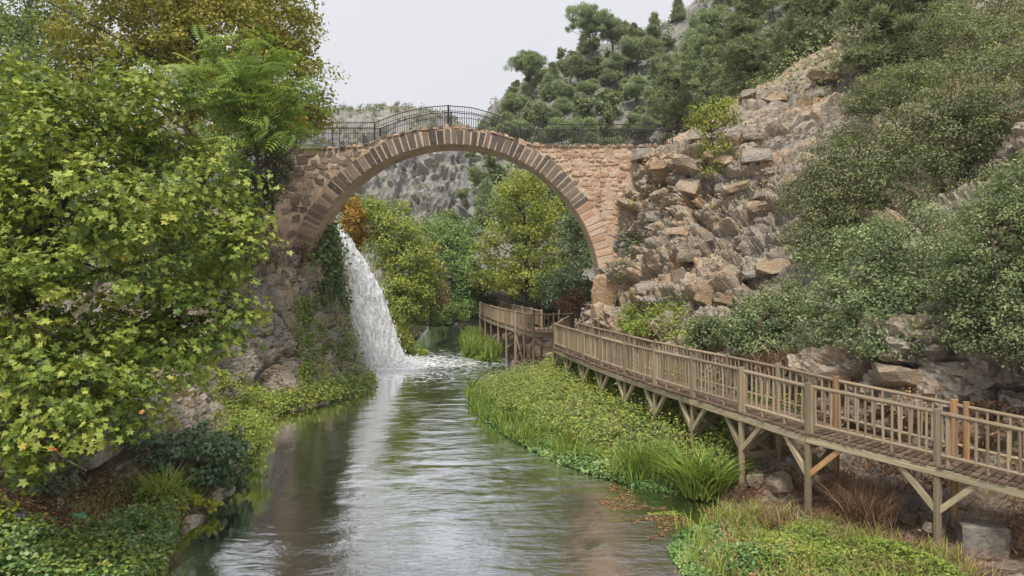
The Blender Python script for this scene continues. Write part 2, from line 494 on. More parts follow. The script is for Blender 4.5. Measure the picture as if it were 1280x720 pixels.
M_PLANE = leaf_mat('plane_leaf', [(0, (.03, .06, .014)), (.25, (.09, .15, .026)), (.6, (.29, .36, .06)), (.92, (.47, .50, .10)), (.985, (.55, .46, .07)), (1, (.55, .16, .04))], .3, .4, .45)
M_YELLOW = leaf_mat('autumn_leaf', [(0, (.13, .15, .035)), (.4, (.29, .285, .05)), (.78, (.44, .38, .06)), (.96, (.50, .33, .06)), (1, (.36, .13, .05))], .3)
M_VALLEY = leaf_mat('valley_leaf', [(0, (.08, .125, .03)), (.5, (.29, .33, .06)), (1, (.52, .50, .09))], .3, objvar=.25)
M_GREEN = leaf_mat('green_leaf', [(0, (.055, .11, .03)), (.5, (.17, .27, .07)), (1, (.36, .44, .13))], .3, objvar=.25)
M_ORANGE = leaf_mat('orange_leaf', [(0, (.20, .14, .02)), (.5, (.42, .25, .03)), (1, (.50, .20, .03))], .3)
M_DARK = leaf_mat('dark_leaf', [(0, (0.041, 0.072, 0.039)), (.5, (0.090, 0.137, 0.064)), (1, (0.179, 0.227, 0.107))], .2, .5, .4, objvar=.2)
M_OLIVE = leaf_mat('evergreen_oak_leaf', [(0, (.055, .08, .045)), (.4, (.17, .21, .10)), (.8, (.33, .365, .17)), (1, (.50, .51, .24))], .25, .2, .6, objvar=.3)
M_PINE = leaf_mat('pine_needle', [(0, (.12, .16, .09)), (.5, (.30, .36, .18)), (1, (.50, .53, .29))], .2, .3, .6, objvar=.35)
M_HEAVEN = leaf_mat('feather_leaf', [(0, (0.098, 0.184, 0.032)), (.5, (0.207, 0.333, 0.063)), (1, (0.366, 0.437, 0.089))], .4)
M_IVY = leaf_mat('ivy_leaf', [(0, (0.034, 0.072, 0.029)), (.6, (0.083, 0.143, 0.043)), (1, (0.165, 0.221, 0.072))], .15, .5, .4)
M_FIG = leaf_mat('blue_green_leaf', [(0, (.04, .085, .045)), (.5, (.10, .17, .085)), (1, (.25, .34, .19))], .2, .55, .4)
M_CRESS = leaf_mat('watercress_leaf', [(0, (0.073, 0.150, 0.041)), (.5, (0.172, 0.300, 0.089)), (1, (0.358, 0.463, 0.179))], .25, .4)
M_GRASS = leaf_mat('grass_blade', [(0, (.075, .15, .026)), (.6, (.20, .32, .05)), (.9, (.38, .42, .085)), (1, (.48, .42, .14))], .3)
M_WEED = leaf_mat('weed_leaf', [(0, (.12, .18, .035)), (.5, (.27, .36, .065)), (.88, (.46, .47, .10)), (1, (.45, .32, .13))], .3)
M_DRY = leaf_mat('dry_brush', [(0, (0.093, 0.050, 0.034)), (.5, (0.252, 0.138, 0.089)), (1, (0.477, 0.300, 0.193))], .1, .2, .8)
M_LITTER = leaf_mat('fallen_leaf', [(0, (.10, .05, .03)), (.5, (.24, .11, .055)), (.9, (.38, .22, .11)), (1, (.5, .4, .2))], .05, .2, .8)
M_LEMON = leaf_mat('lemon_leaf', [(0, (.30, .34, .03)), (1, (.50, .46, .04))], .35)

def water_mat():
    m, nt, out = new_mat('river_water'); g = N(nt)
    v = g.coord('Object')
    sep = g.n('ShaderNodeSeparateXYZ'); g.l(v, sep.inputs[0]); X, Y = sep.outputs[0], sep.outputs[1]
    # bed seen through clear water: green in the deep left pool, brown silt towards the right bank
    side = g.math('ADD', g.math('MULTIPLY', X, .14), g.math('MULTIPLY', g.math('SUBTRACT', g.noise(v, .3, 4), .5), .9))
    bed = g.ramp(side, [(0, (.008, .026, .018)), (.35, (.012, .017, .010)), (.7, (.028, .019, .011))])
    bed = g.mix(.5, bed, g.ramp(g.noise(v, 1.6, 6, .7), [(.35, (.02, .02, .015)), (.7, (.6, .6, .5))]), 'SOFT_LIGHT')
    # ripples: swell rings spreading from the foot of the fall, wind ripples, small chop
    d = g.n('ShaderNodeVectorMath', operation='SUBTRACT'); g.l(v, d.inputs[0]); d.inputs[1].default_value = (-7.5, 49, 0)
    ln = g.n('ShaderNodeVectorMath', operation='LENGTH'); g.l(d.outputs[0], ln.inputs[0]); dist = ln.outputs['Value']
    wob = g.math('MULTIPLY', g.noise(g.coord('Object', (.6, .8, 1)), .5, 3), 5.0)
    ring = g.math('SINE', g.math('MULTIPLY', g.math('ADD', dist, wob), 3.7))
    calm = g.ramp(g.math('MULTIPLY', X, -.125), [(.25, (1, 1, 1)), (.8, (.18, .18, .18))])
    w1 = g.noise(g.coord('Object', (.55, 1.5, 1)), 1.5, 3, .5, .5)
    w2 = g.noise(g.coord('Object', (1, 1.5, 1)), 4.0, 4, .6, .6)
    w3 = g.noise(g.coord('Object', (1, 1.4, 1)), 11, 3, .6)
    fade = g.ramp(g.math('MULTIPLY', dist, .02), [(0, (1, 1, 1)), (.55, (.6, .6, .6)), (.8, (.15, .15, .15))])
    h = g.math('ADD', g.math('MULTIPLY', g.math('MULTIPLY', ring, fade), .017), g.math('ADD', g.math('MULTIPLY', w1, .034), g.math('ADD', g.math('MULTIPLY', w2, .014), g.math('MULTIPLY', w3, .006))))
    h = g.math('MULTIPLY', h, calm)
    h = g.math('MULTIPLY', h, g.ramp(g.noise(g.coord('Object', (.8, .35, 1)), .55, 3), [(.35, (.3, .3, .3)), (.6, (1.15, 1.15, 1.15))]))
    nrm = g.bump(h, 1.0, 1.0)
    # foam: churned patch under the fall, drifting flecks and riffles
    fn = g.noise(g.coord('Object', (1, 1, 1)), 2.6, 8, .72, 1.0)
    near = g.ramp(g.math('MULTIPLY', dist, .058), [(.08, (1, 1, 1)), (.3, (.8, .8, .8)), (.6, (.48, .48, .48)), (1, (.0, .0, .0))])
    near = g.mix(1.0, near, g.ramp(g.math('MULTIPLY', Y, .01), [(.46, (0, 0, 0)), (.52, (.5, .5, .5)), (.6, (.42, .42, .42)), (.68, (.1, .1, .1))]), 'LIGHTEN')
    foam = g.ramp(g.math('ADD', fn, g.math('MULTIPLY', near, .42)), [(.80, (0, 0, 0)), (.95, (1, 1, 1))])
    fl = g.noise(g.coord('Object', (1, 1.3, 1)), 7.5, 4, .6)
    fleck = g.ramp(fl, [(.735, (0, 0, 0)), (.76, (.5, .5, .45))])
    fleck = g.mix(1.0, fleck, g.ramp(side, [(.1, (0, 0, 0)), (.45, (1, 1, 1))]), 'MULTIPLY')
    fm = g.mix(1.0, foam, fleck, 'LIGHTEN')
    fr = g.n('ShaderNodeFresnel'); fr.inputs['IOR'].default_value = 1.5; g.l(nrm, fr.inputs['Normal'])
    dif = g.n('ShaderNodeBsdfDiffuse'); g.l(bed, dif.inputs[0]); g.l(nrm, dif.inputs['Normal'])
    gl = g.n('ShaderNodeBsdfGlossy'); gl.inputs['Roughness'].default_value = .03; gl.inputs[0].default_value = (.97, .98, 1, 1); g.l(nrm, gl.inputs['Normal'])
    a = g.n('ShaderNodeMixShader'); g.l(g.math('MINIMUM', g.math('MULTIPLY', fr.outputs[0], 4.2), .95), a.inputs[0]); g.l(dif.outputs[0], a.inputs[1]); g.l(gl.outputs[0], a.inputs[2])
    fd = g.n('ShaderNodeBsdfDiffuse'); fd.inputs[0].default_value = (.82, .84, .85, 1)
    b = g.n('ShaderNodeMixShader'); g.l(fm, b.inputs[0]); g.l(a.outputs[0], b.inputs[1]); g.l(fd.outputs[0], b.inputs[2])
    g.l(b.outputs[0], out.inputs[0])
    return m

def spray_mat(name, alpha_lo, alpha_hi):
    m, nt, out = new_mat(name); g = N(nt)
    p = g.n('ShaderNodeBsdfPrincipled'); p.inputs['Base Color'].default_value = (.95, .96, .97, 1); p.inputs['Roughness'].default_value = .35
    t = g.n('ShaderNodeBsdfTranslucent'); t.inputs[0].default_value = (.8, .84, .88, 1)
    mx = g.n('ShaderNodeMixShader'); mx.inputs[0].default_value = .12; g.l(p.outputs[0], mx.inputs[1]); g.l(t.outputs[0], mx.inputs[2])
    tr = g.n('ShaderNodeBsdfTransparent')
    n = g.noise(g.coord('Object', (7, 7, .8)), 1.6, 5, .7)
    al = g.ramp(n, [(.36, (alpha_lo,) * 3), (.55, (alpha_hi,) * 3)])
    m2 = g.n('ShaderNodeMixShader'); g.l(al, m2.inputs[0]); g.l(tr.outputs[0], m2.inputs[1]); g.l(mx.outputs[0], m2.inputs[2])
    g.l(m2.outputs[0], out.inputs[0])
    return m

# ------------------------------------------------------------------ the setting: ground, river, banks, hills
M_EARTH, _nt, _o = new_mat('earth'); _g = N(_nt)
_g.principled(_o, _g.ramp(_g.noise(_g.coord('Object'), .4, 6, .6), [(.3, (.06, .07, .03)), (.7, (.16, .14, .08))]), .95, .1)
n = 49; gx = np.linspace(-1, 1, n); gx = np.sign(gx) * np.abs(gx) ** 2 * 1200
GX, GY = np.meshgrid(gx, gx, indexing='ij')
GP = np.stack([GX, GY, np.full_like(GX, -1.6)], -1).reshape(-1, 3)
tag(link('ground', fast_mesh('ground', GP, [grid_faces(n, n)]), M_EARTH), kind='structure')

WAT = water_mat()
wx, wy = np.linspace(-17, 16, 67), np.linspace(-8, 112, 241)
WX, WY = np.meshgrid(wx, wy, indexing='ij')
WP = np.stack([WX, WY, np.zeros_like(WX)], -1).reshape(-1, 3)
tag(link('river', fast_mesh('river', WP, [grid_faces(67, 241)], smooth=True), WAT), kind='structure')

# boardwalk line (front posts), needed by the bank
FRONT = [(12.3, 12.3), (10.55, 14.35), (8.67, 16.3), (6.7, 18.1), (5.8, 20.2), (5.1, 22.6), (4.45, 24.9), (3.85, 27.2), (3.3, 29.5), (2.85, 31.8), (2.38, 34.2), (1.96, 36.5)]

# right bank: sections from under the water up to the top of the slope
RB = [
 [(3.0, 6, -1.2), (5, 6, .1), (9, 6, .6), (15.2, 6, 2.0), (15.8, 6, 4.2), (18, 6, 6), (21, 7, 9), (26, 8, 13), (36, 9, 20)],
 [(2.8, 12, -1.0), (4, 12, .1), (11.5, 12, .3), (14.0, 12.5, 1.8), (14.2, 13, 4.4), (16, 13, 5.6), (19, 13, 9), (23, 13, 13), (34, 13, 20)],
 [(2.6, 15.5, -.9), (3.6, 15.5, .05), (9.9, 15.8, .15), (11.3, 16.8, 1.7), (11.7, 17.6, 4.3), (14, 17, 6), (17, 17, 9), (21, 17, 13), (33, 17, 20)],
 [(3.2, 18, -.9), (4.3, 18, .03), (7.6, 18.3, .15), (9.0, 19, 1.5), (9.2, 19.6, 4.2), (12, 19.5, 5.6), (15, 19.5, 8.5), (19, 20, 12.5), (30, 20, 20)],
 [(4.0, 20.5, -.8), (5.0, 20.5, .05), (5.9, 20.5, .4), (7.4, 21, 1.6), (8.2, 21.6, 3.6), (11, 22, 5.4), (14, 22, 8.5), (18, 22.5, 12.5), (29, 23, 20)],
 [(1.0, 25, -.8), (2.0, 25, .12), (4.6, 25, .9), (6.2, 25.2, 1.9), (7.3, 25.4, 3.3), (10.2, 25.5, 5.6), (13, 26, 8.6), (17, 26.5, 12.3), (28, 27, 20)],
 [(-1.0, 30, -.8), (0, 30, .12), (3.3, 30, .95), (5.0, 30, 2.0), (6.6, 30, 3.3), (9.4, 30.3, 6), (12, 31, 8.9), (15.2, 32, 12), (27, 34, 21)],
 [(-2.0, 33, -.8), (-1, 33, .12), (2.8, 33, .95), (4.4, 33, 2.2), (6.3, 33, 4.6), (8.6, 33.6, 7.4), (10.4, 34.2, 9.8), (13.4, 35.2, 12), (26, 38, 21)],
 [(-2.4, 36, -.8), (-1.4, 36, .12), (2.3, 36, .95), (3.9, 36.2, 2.4), (5.4, 36.4, 5.4), (6.9, 36.6, 8.6), (7.7, 36.9, 11.0), (10.5, 38, 12.6), (25, 42, 22)],
 [(-2.4, 38.5, -.8), (-1, 38.5, .1), (2.2, 38.6, .9), (3.3, 38.7, 2.6), (4.4, 38.8, 5.4), (5.5, 38.9, 9), (6.5, 39, 11.7), (9.5, 40.5, 12.9), (25, 46, 23)],
 [(-1.4, 41.5, -.8), (.2, 41.5, .1), (2.4, 41.5, .9), (3.4, 41.6, 2.6), (4.5, 41.7, 5.4), (5.7, 41.8, 9), (6.8, 42, 11.6), (9.5, 44, 12.8), (26, 51, 24)],
 [(-.4, 46, -.8), (.8, 46, .1), (3.4, 46, .6), (4.6, 46.5, 1.9), (6, 47, 5), (8, 47.5, 8.5), (10, 48, 11), (13, 50, 14), (28, 57, 25)],
 [(-1.6, 57, -.8), (-.6, 57, .12), (2.2, 57, .6), (5, 57, 1.5), (7, 58, 3.6), (10, 59, 7), (13, 60, 10), (17, 61, 14), (33, 66, 26)],
 [(-5, 73, -.8), (-3.8, 73, .12), (0, 73, .6), (4, 73, 1.5), (8, 74, 3.8), (12, 75, 7), (16, 76, 10), (21, 78, 14), (40, 82, 27)],
 [(-8.4, 95, -.8), (-7, 95, .12), (-3, 95, .6), (2, 95, 1.5), (8, 96, 4), (13, 97, 7), (18, 98, 10), (25, 100, 15), (46, 104, 28)],
]
a, b = 540, 280
G = loft(RB, a, b, (.4, .8, 1.2, 1.2, 1.2, 1.4, 1.8, 2.4, 2.8, 2.0, .7, .4, .3, .25), (.5, .7, 1.2, 1.8, 1.8, 1.8, 1.7, .8))
tt = np.linspace(0, 1, b)[None, :].repeat(a, 0)
rm = np.clip((G[..., 2] - 1.0) / 1.2, 0, 1) * np.interp(G[..., 2], [9, 13], [1, .6])
p, tint = rock_grid(G, 1 if grid_normals(G)[a // 2, b // 2, 2] > 0 else -1, 1.0, rm, 11, ledges=1.0)
bank_right = tag(link('rocky_hillside', fast_mesh('hillside', p, [grid_faces(a, b)], {'tint': tint}), ROCK_R), kind='structure')
RIGHT_P = p.reshape(a, b, 3)

# left bank and the cliff below the arch
LB = [
 [(-4.8, 6, -1), (-5.6, 6, 0), (-7, 6, .4), (-9, 6, 1), (-12, 6, 2.2), (-17, 6, 4.5), (-30, 6, 8)],
 [(-5.2, 13.5, -1), (-6.0, 13.5, .03), (-7.4, 13.7, .4), (-9.2, 14, .9), (-12, 14, 2.2), (-16, 14, 4.5), (-28, 14, 8)],
 [(-6.4, 17.5, -1), (-7.2, 17.6, .03), (-8.4, 18, .45), (-10, 18.3, 1.1), (-11.8, 18.6, 3), (-16, 19, 5), (-28, 19, 8)],
 [(-6.6, 22, -1), (-7.5, 22, .03), (-8.8, 22, .8), (-10.2, 22.5, 2.2), (-12.4, 23, 4), (-17, 24, 6), (-28, 25, 9)],
 [(-7.4, 27, -1), (-8.4, 27, .03), (-9.6, 27.2, .6), (-11, 27.6, 2), (-12.8, 28.2, 4.2), (-17, 30, 6.4), (-28, 32, 9)],
 [(-8.6, 31.5, -1), (-9.5, 31.7, .03), (-10.4, 32.2, .5), (-11.5, 33, 2.4), (-12.2, 34, 5), (-14.5, 36.5, 6.6), (-27, 39, 9)],
 [(-7.6, 34.2, -1), (-8.4, 34.8, .05), (-9.2, 35.5, 1.0), (-9.9, 36.3, 3.5), (-10.3, 37.2, 6.1), (-12.5, 39.5, 7.2), (-26, 43, 9.5)],
 [(-6.6, 38, -1), (-7.3, 38.5, .05), (-8.1, 39, 1.6), (-9.1, 40, 4.2), (-9.8, 40.8, 7.4), (-12, 42, 8.4), (-26, 46, 10)],
 [(-6.6, 41.2, -1), (-7.3, 41.6, .05), (-8.3, 42.2, 1.9), (-9.5, 43, 4.6), (-10.3, 43.8, 7.7), (-12, 44.6, 8.7), (-26, 49, 10.5)],
 [(-8.2, 45, -1), (-9.4, 45.4, .05), (-10.2, 45.8, 2), (-10.8, 46.2, 4.6), (-11.4, 46.6, 7.6), (-13, 47, 8.4), (-26, 53, 10.5)],
 [(-6.6, 52, -1), (-7.4, 52, .05), (-9.2, 51.4, 2), (-10.4, 51, 5), (-11.6, 51, 8.2), (-14, 52, 9.2), (-27, 57, 11)],
 [(-6.6, 60, -1), (-7.6, 60, .05), (-8.6, 60, 1), (-10, 60, 2.8), (-12, 60, 5), (-17, 62, 8), (-29, 64, 12)],
 [(-8, 85, -1), (-9, 85, .05), (-10, 85, 1), (-12, 85, 2), (-15, 86, 4), (-21, 87, 7), (-34, 90, 13)],
]
a, b = 340, 190
G = loft(LB, a, b, (.4, 1, 1, 1, 1.5, 2.2, 2.2, 2, 1.2, .6, .4, .3), (1, 1.2, 2, 2, 1.2, .4))
rm = np.clip((G[..., 2] - .6) / 1.0, 0, 1) * np.clip((G[..., 1] - 20) / 8, .15, 1)
p, tint = rock_grid(G, -1 if grid_normals(G)[a // 2, b - 10, 2] < 0 else 1, .9, rm, 41, ((1.7, 1.7, 4.2), (.85, .85, 1.9), (.42, .42, .8), (.2, .2, .26)), (.9, .4, .2, .08))
bank_left = tag(link('riverbank', fast_mesh('riverbank', p, [grid_faces(a, b, True)], {'tint': tint}), ROCK_L), kind='structure')
LEFT_P = p.reshape(a, b, 3)

def hill(name, cols, na, nb, amp, seed, sizes, amps, mat):
    A = [[P(px, y, d) for (y, d) in prof] for px, prof in cols]
    G = loft(A, na, nb)
    nz = grid_normals(G)[na // 2, nb // 2]
    sgn = 1 if nz[2] > 0 else -1
    st = 1 - np.abs(grid_normals(G)[..., 2])
    rm = np.clip((st - .25) / .2, .25, 1)
    p, tint = rock_grid(G, sgn, amp, rm, seed, sizes, amps)
    o = tag(link(name, fast_mesh(name, p, [grid_faces(na, nb)], {'tint': tint}), mat), kind='structure')
    return o, p.reshape(na, nb, 3)
ridge = [(560, 300), (585, 215), (600, 170), (640, 128), (700, 98), (760, 78), (820, 60), (880, 22), (960, -60), (1060, -150), (1250, -260), (1600, -300)]
cols = []
for px, ry in ridge:
    if px < 590:
        cols.append((px, [(350, 74), (338, 90), (ry + 18, 104), (ry, 116), (ry + 6, 130), (330, 170)]))
    else:
        cols.append((px, [(348, 66), (300 + (ry - 170) * .25, 80), (ry * .55 + 130, 96), (ry, 116), (ry + 6, 128), (330, 170)]))
hill_o, HILL_P = hill('hill', cols, 210, 140, 1.0, 71, ((5, 5, 3.5), (2.2, 2.2, 1.5), (.9, .9, .7)), (1.8, 1.1, .5), ROCK_FAR)
far = [(150, 150), (300, 140), (400, 138), (450, 137), (500, 134), (540, 141), (575, 153), (592, 166), (605, 200), (640, 235), (700, 260), (800, 290)]
cols = [(px, [(345, 120), (300, 160), (270, 172), (232, 176), (192, 180) if ry < 180 else (ry + 14, 180), (min(ry + 22, 184) if ry < 180 else ry + 6, 186), (ry, 205), (ry + 30, 260)]) for px, ry in far]
farhill_o, FAR_P = hill('far_hill', cols, 210, 160, 1.0, 91, ((7, 7, 10), (3, 3, 4), (1.4, 1.4, 1.7), (.7, .7, .8)), (3.4, 2.0, 1.1, .5), ROCK_FAR)
# ------------------------------------------------------------------ the stone arch bridge
YB0, YB1 = 39.0, 41.2                     # front and back face
S = YB0 / F
def bx(px): return (px - 640) * S
def bz(py): return CAMZ + (HOR - py) * S
CX, CZ, RI = bx(565), bz(366), 186 * S
RE = RI + .78
def mortar_mat(name, a, b, c):
    m, nt, out = new_mat(name); g = N(nt); v = g.coord('Object')
    n = g.noise(v, 1.1, 6, .65); n2 = g.noise(v, 7, 5, .7)
    cc = g.mix(.4, g.ramp(n, [(.3, a), (.52, b), (.72, c)]), g.ramp(n2, [(.3, (.1, .1, .1)), (.7, (.8, .78, .75))]), 'SOFT_LIGHT')
    g.principled(out, cc, .9, .2, g.bump(n2, .8, .05)); return m
def stone_mat(name, stops):
    m, nt, out = new_mat(name); g = N(nt); v = g.coord('Object'); oi = g.n('ShaderNodeObjectInfo')
    n = g.noise(v, 2.5, 6, .7); n2 = g.noise(v, 11, 5, .7)
    f = g.math('ADD', g.math('MULTIPLY', oi.outputs['Random'], .65), g.math('MULTIPLY', n, .4))
    c = g.mix(.45, g.ramp(f, stops), g.ramp(n2, [(.3, (.1, .1, .1)), (.7, (.85, .82, .8))]), 'SOFT_LIGHT')
    c = g.mix(g.ramp(g.noise(v, 4, 6, .75), [(.56, (0, 0, 0)), (.7, (.55,) * 3)]), c, (.42, .33, .25))
    g.principled(out, c, .9, .2, g.bump(n2, .7, .04)); return m
MORTAR = mortar_mat('orange_mortar', (.42, .30, .21), (.58, .44, .32), (.64, .55, .45))
ST_RING = stone_mat('ring_stone', [(.1, (.08, .068, .058)), (.5, (.145, .12, .10)), (.9, (.27, .22, .17))])
ST_LEFT = stone_mat('spandrel_stone', [(.1, (.13, .105, .085)), (.5, (.24, .18, .135)), (.9, (.40, .30, .22))])
ST_RIGHT = stone_mat('orange_stone', [(.1, (.36, .21, .13)), (.45, (.52, .34, .22)), (.9, (.62, .48, .36))])

def top_z(x):
    """upper edge of the masonry: level approaches, humped over the crown"""
    xs = [bx(v) for v in (300, 380, 425, 452, 480, 520, 565, 610, 645, 668, 690, 830)]
    zs = [bz(v) for v in (186, 184, 184, 181, 171, 161, 157.5, 162, 173, 180, 181, 182)]
    return float(np.interp(x, xs, zs))
def low_z(x):
    if abs(x - CX) < RI - .001:
        return CZ + math.sqrt(RI * RI - (x - CX) ** 2)
    return None
root = empty('stone_arch_bridge', (CX, (YB0 + YB1) / 2, 0), 'old single-arch stone footbridge spanning the river between the two cliffs', 'bridge')
def child(name, me, mat, parent, world_off=(CX, (YB0 + YB1) / 2, 0)):
    """parts are modelled in world coordinates; shift them to their thing"""
    o = link(name, me, mat, parent); return o
def shift(V): return np.asarray(V, float) - np.array([CX, (YB0 + YB1) / 2, 0])
# body: columns of front/back points, recessed 40 mm behind the stones
XL, XR = bx(338), bx(800)
xs = np.unique(np.concatenate([np.linspace(XL, CX - RI, 40), CX - RI * np.cos(np.linspace(0.0005, math.pi - .0005, 200)), np.linspace(CX + RI, XR, 40)]))
NR = 24
V = []; Fq = []
gb = np.random.default_rng(5)
for i, x in enumerate(xs):
    inside = abs(x - CX) < RI - .0012
    zl = low_z(x) + .02 if inside else (5.2 if x < CX else 1.0)
    zt = top_z(x) - .06 + gb.normal() * .03
    if not inside and x > CX: pass
    rowz = np.linspace(zl, max(zt, zl + .1), NR)
    for z in rowz:
        V.append((x, YB0 + .04 + gb.normal() * .008, z))
    for z in rowz:
        V.append((x, YB1 - .02, z))
for i in range(len(xs) - 1):
    o, q = i * 2 * NR, (i + 1) * 2 * NR
    for k in range(NR - 1):
        Fq.append((o + k, q + k, q + k + 1, o + k + 1)); Fq.append((o + NR + 1 + k, q + NR + 1 + k, q + NR + k, o + NR + k))
    Fq.append((o + NR - 1, q + NR - 1, q + 2 * NR - 1, o + 2 * NR - 1)); Fq.append((o, o + NR, q + NR, q))
n_ = (len(xs) - 1) * 2 * NR
Fq += [(k, k + 1, k + NR + 1, k + NR) for k in range(NR - 1)] + [(n_ + k + 1, n_ + k, n_ + k + NR, n_ + k + NR + 1) for k in range(NR - 1)]
V = np.array(V); fm_ = V[:, 1] < YB0 + .5
V[fm_, 1] += .035 * fbm(V[fm_] * 2.3, 4, 8) + .01
body = link('masonry_core', fast_mesh('masonry_core', shift(V), [np.array(Fq)]), MORTAR, root)
# the dark soffit below the ring, laid in long stones
def chunk(poly, y0, y1, inset, g, rough=.012):
    """a rough-hewn stone: outline poly (k points x,z), chamfered front face at y0, tail at y1"""
    k = len(poly); c = np.mean(poly, 0); pl = np.array(poly)
    out = []
    fr = c + (pl - c) * (1 - inset / (np.linalg.norm(pl - c, axis=1, keepdims=True) + 1e-6))
    for q in fr: out.append((q[0], y0 + g.normal() * rough, q[1]))
    for q in pl: out.append((q[0], y0 + .02 + abs(g.normal()) * .006, q[1]))
    for q in pl: out.append((q[0], y1, q[1]))
    f3 = []; f4 = []
    out.append((c[0], y0 - .005 + g.normal() * rough, c[1])); ci = 3 * k
    for i in range(k):
        j = (i + 1) % k
        f3.append((ci, j, i)); f4.append((i, j, k + j, k + i)); f4.append((k + i, k + j, 2 * k + j, 2 * k + i))
    return np.array(out), [np.array(f3), np.array(f4)]
ring = link('arch_ring', fast_mesh('arch_ring', *((lambda v, f: (shift(v), [f]))(*(lambda A: (A[0], A[1]))(
    (lambda T: (np.concatenate([np.stack([CX + r * np.cos(T), np.full_like(T, y), CZ + r * np.sin(T)], 1) for r, y in ((RI, YB0 + .012), (RI, YB1), (RE - .02, YB1), (RE - .02, YB0 + .012))]),
      np.concatenate([np.stack([k * len(T) + np.arange(len(T) - 1), k * len(T) + np.arange(1, len(T)), ((k + 1) % 4) * len(T) + np.arange(1, len(T)), ((k + 1) % 4) * len(T) + np.arange(len(T) - 1)], 1) for k in range(4)])))(np.linspace(R(-8), R(172), 90)))))), MORTAR, root)
g = np.random.default_rng(21)
ang = R(166)
while ang > R(4):
    w = g.uniform(.24, .38) / RI
    a0, a1 = ang - .005 - g.random() * .003, ang - w + .003
    r0 = RI + .0 + g.random() * .02; r1 = RE + g.normal() * .05
    pol = [(CX + r0 * math.cos(a0), CZ + r0 * math.sin(a0)), (CX + r1 * math.cos(a0 + g.normal() * .004), CZ + r1 * math.sin(a0)),
           (CX + r1 * math.cos(a1 + g.normal() * .004), CZ + r1 * math.sin(a1)), (CX + r0 * math.cos(a1), CZ + r0 * math.sin(a1))]
    v, f = chunk(pol, YB0 - .012 + g.normal() * .008, YB0 + .45, .014, g, .007)
    link('voussoir', fast_mesh('voussoir', shift(v), f), ST_RING if R(35) < ang < R(140) else (ST_LEFT if ang > R(90) else ST_RIGHT), ring)
    ang -= w
def wall_part(name, x0, x1, z0, z1, hmin, hmax, wmin, wmax, mat, seed, gap, right_edge=None):
    g = np.random.default_rng(seed); part = None; z = z0; m_ = 0
    part = link(name, fast_mesh(name, shift([(x0, YB0 + .2, z0 + .3), (x0 + .1, YB0 + .2, z0 + .3), (x0 + .1, YB0 + .2, z0 + .4)]), [np.array([(0, 1, 2)])]), MORTAR, root) if False else body
    while z < z1:
        h = g.uniform(hmin, hmax); x = x0 + g.random() * wmax
        while x < x1:
            w = g.uniform(wmin, wmax)
            cxp, czp = x + w / 2, z + h / 2
            far_ring = math.hypot(cxp - CX, czp - CZ) - RE
            lim = right_edge(czp) if right_edge else x1
            if far_ring > .04 + (.12 if x0 < CX else .22) * w and czp + h * .4 < top_z(cxp) - .05 and cxp < lim:
                j = lambda s: g.normal() * s
                tiltz = g.normal() * .12; czp += g.normal() * h * .12
                if g.random() < (.03 if x0 < CX else .1): x += w; continue
                k = 6 if g.random() < .6 else 5
                aa = np.linspace(0, 2 * math.pi, k, endpoint=False) + g.random() * .6 + math.pi / 4
                sq = np.array([(np.clip(math.cos(t) * 1.7, -1, 1), np.clip(math.sin(t) * 1.7, -1, 1)) for t in aa])
                pol = [(cxp + (w / 2 - gap) * q[0] * (1 + j(.14)), czp + (h / 2 - gap) * q[1] * (1 + j(.16)) + tiltz * (w / 2) * q[0]) for q in sq][::-1]
                v, f = chunk(pol, YB0 + .018 + g.normal() * .014, YB0 + .16, .03, g, .008)
                link('stone', fast_mesh('stone', shift(v), f), mat, part); m_ += 1
            x += w
        z += h
    return m_
n1 = wall_part('spandrel', bx(345), bx(470), bz(335), bz(184), .26, .44, .4, .85, ST_LEFT, 31, .028)
redge = lambda z: float(np.interp(z, [bz(420), bz(340), bz(300), bz(250), bz(225), bz(200), bz(182)], [bx(776), bx(784), bx(780), bx(782), bx(778), bx(790), bx(805)]))
n2 = wall_part('spandrel', bx(655), bx(800), bz(348), bz(181), .17, .3, .22, .5, ST_RIGHT, 32, .022, redge)
# loose rubble coping along the hump and the approaches
g = np.random.default_rng(9); x = bx(352); 
while x < bx(815):
    w = g.uniform(.18, .42); h = g.uniform(.08, .2); z = top_z(x + w / 2) - .1
    slope = (top_z(x + w) - top_z(x)) / w
    pol = [(x, z - slope * w / 2), (x + .1 * w, z + h - slope * w * .4), (x + w * .85, z + h * g.uniform(.7, 1.1) + slope * w * .35), (x + w * .97, z + slope * w / 2)]
    v, f = chunk(pol, YB0 - .02 + g.normal() * .03, YB0 + .5, .03, g, .015)
    link('coping_stone', fast_mesh('coping_stone', shift(v), f), ST_LEFT if g.random() < .6 else ST_RIGHT, body)
    x += w + .01

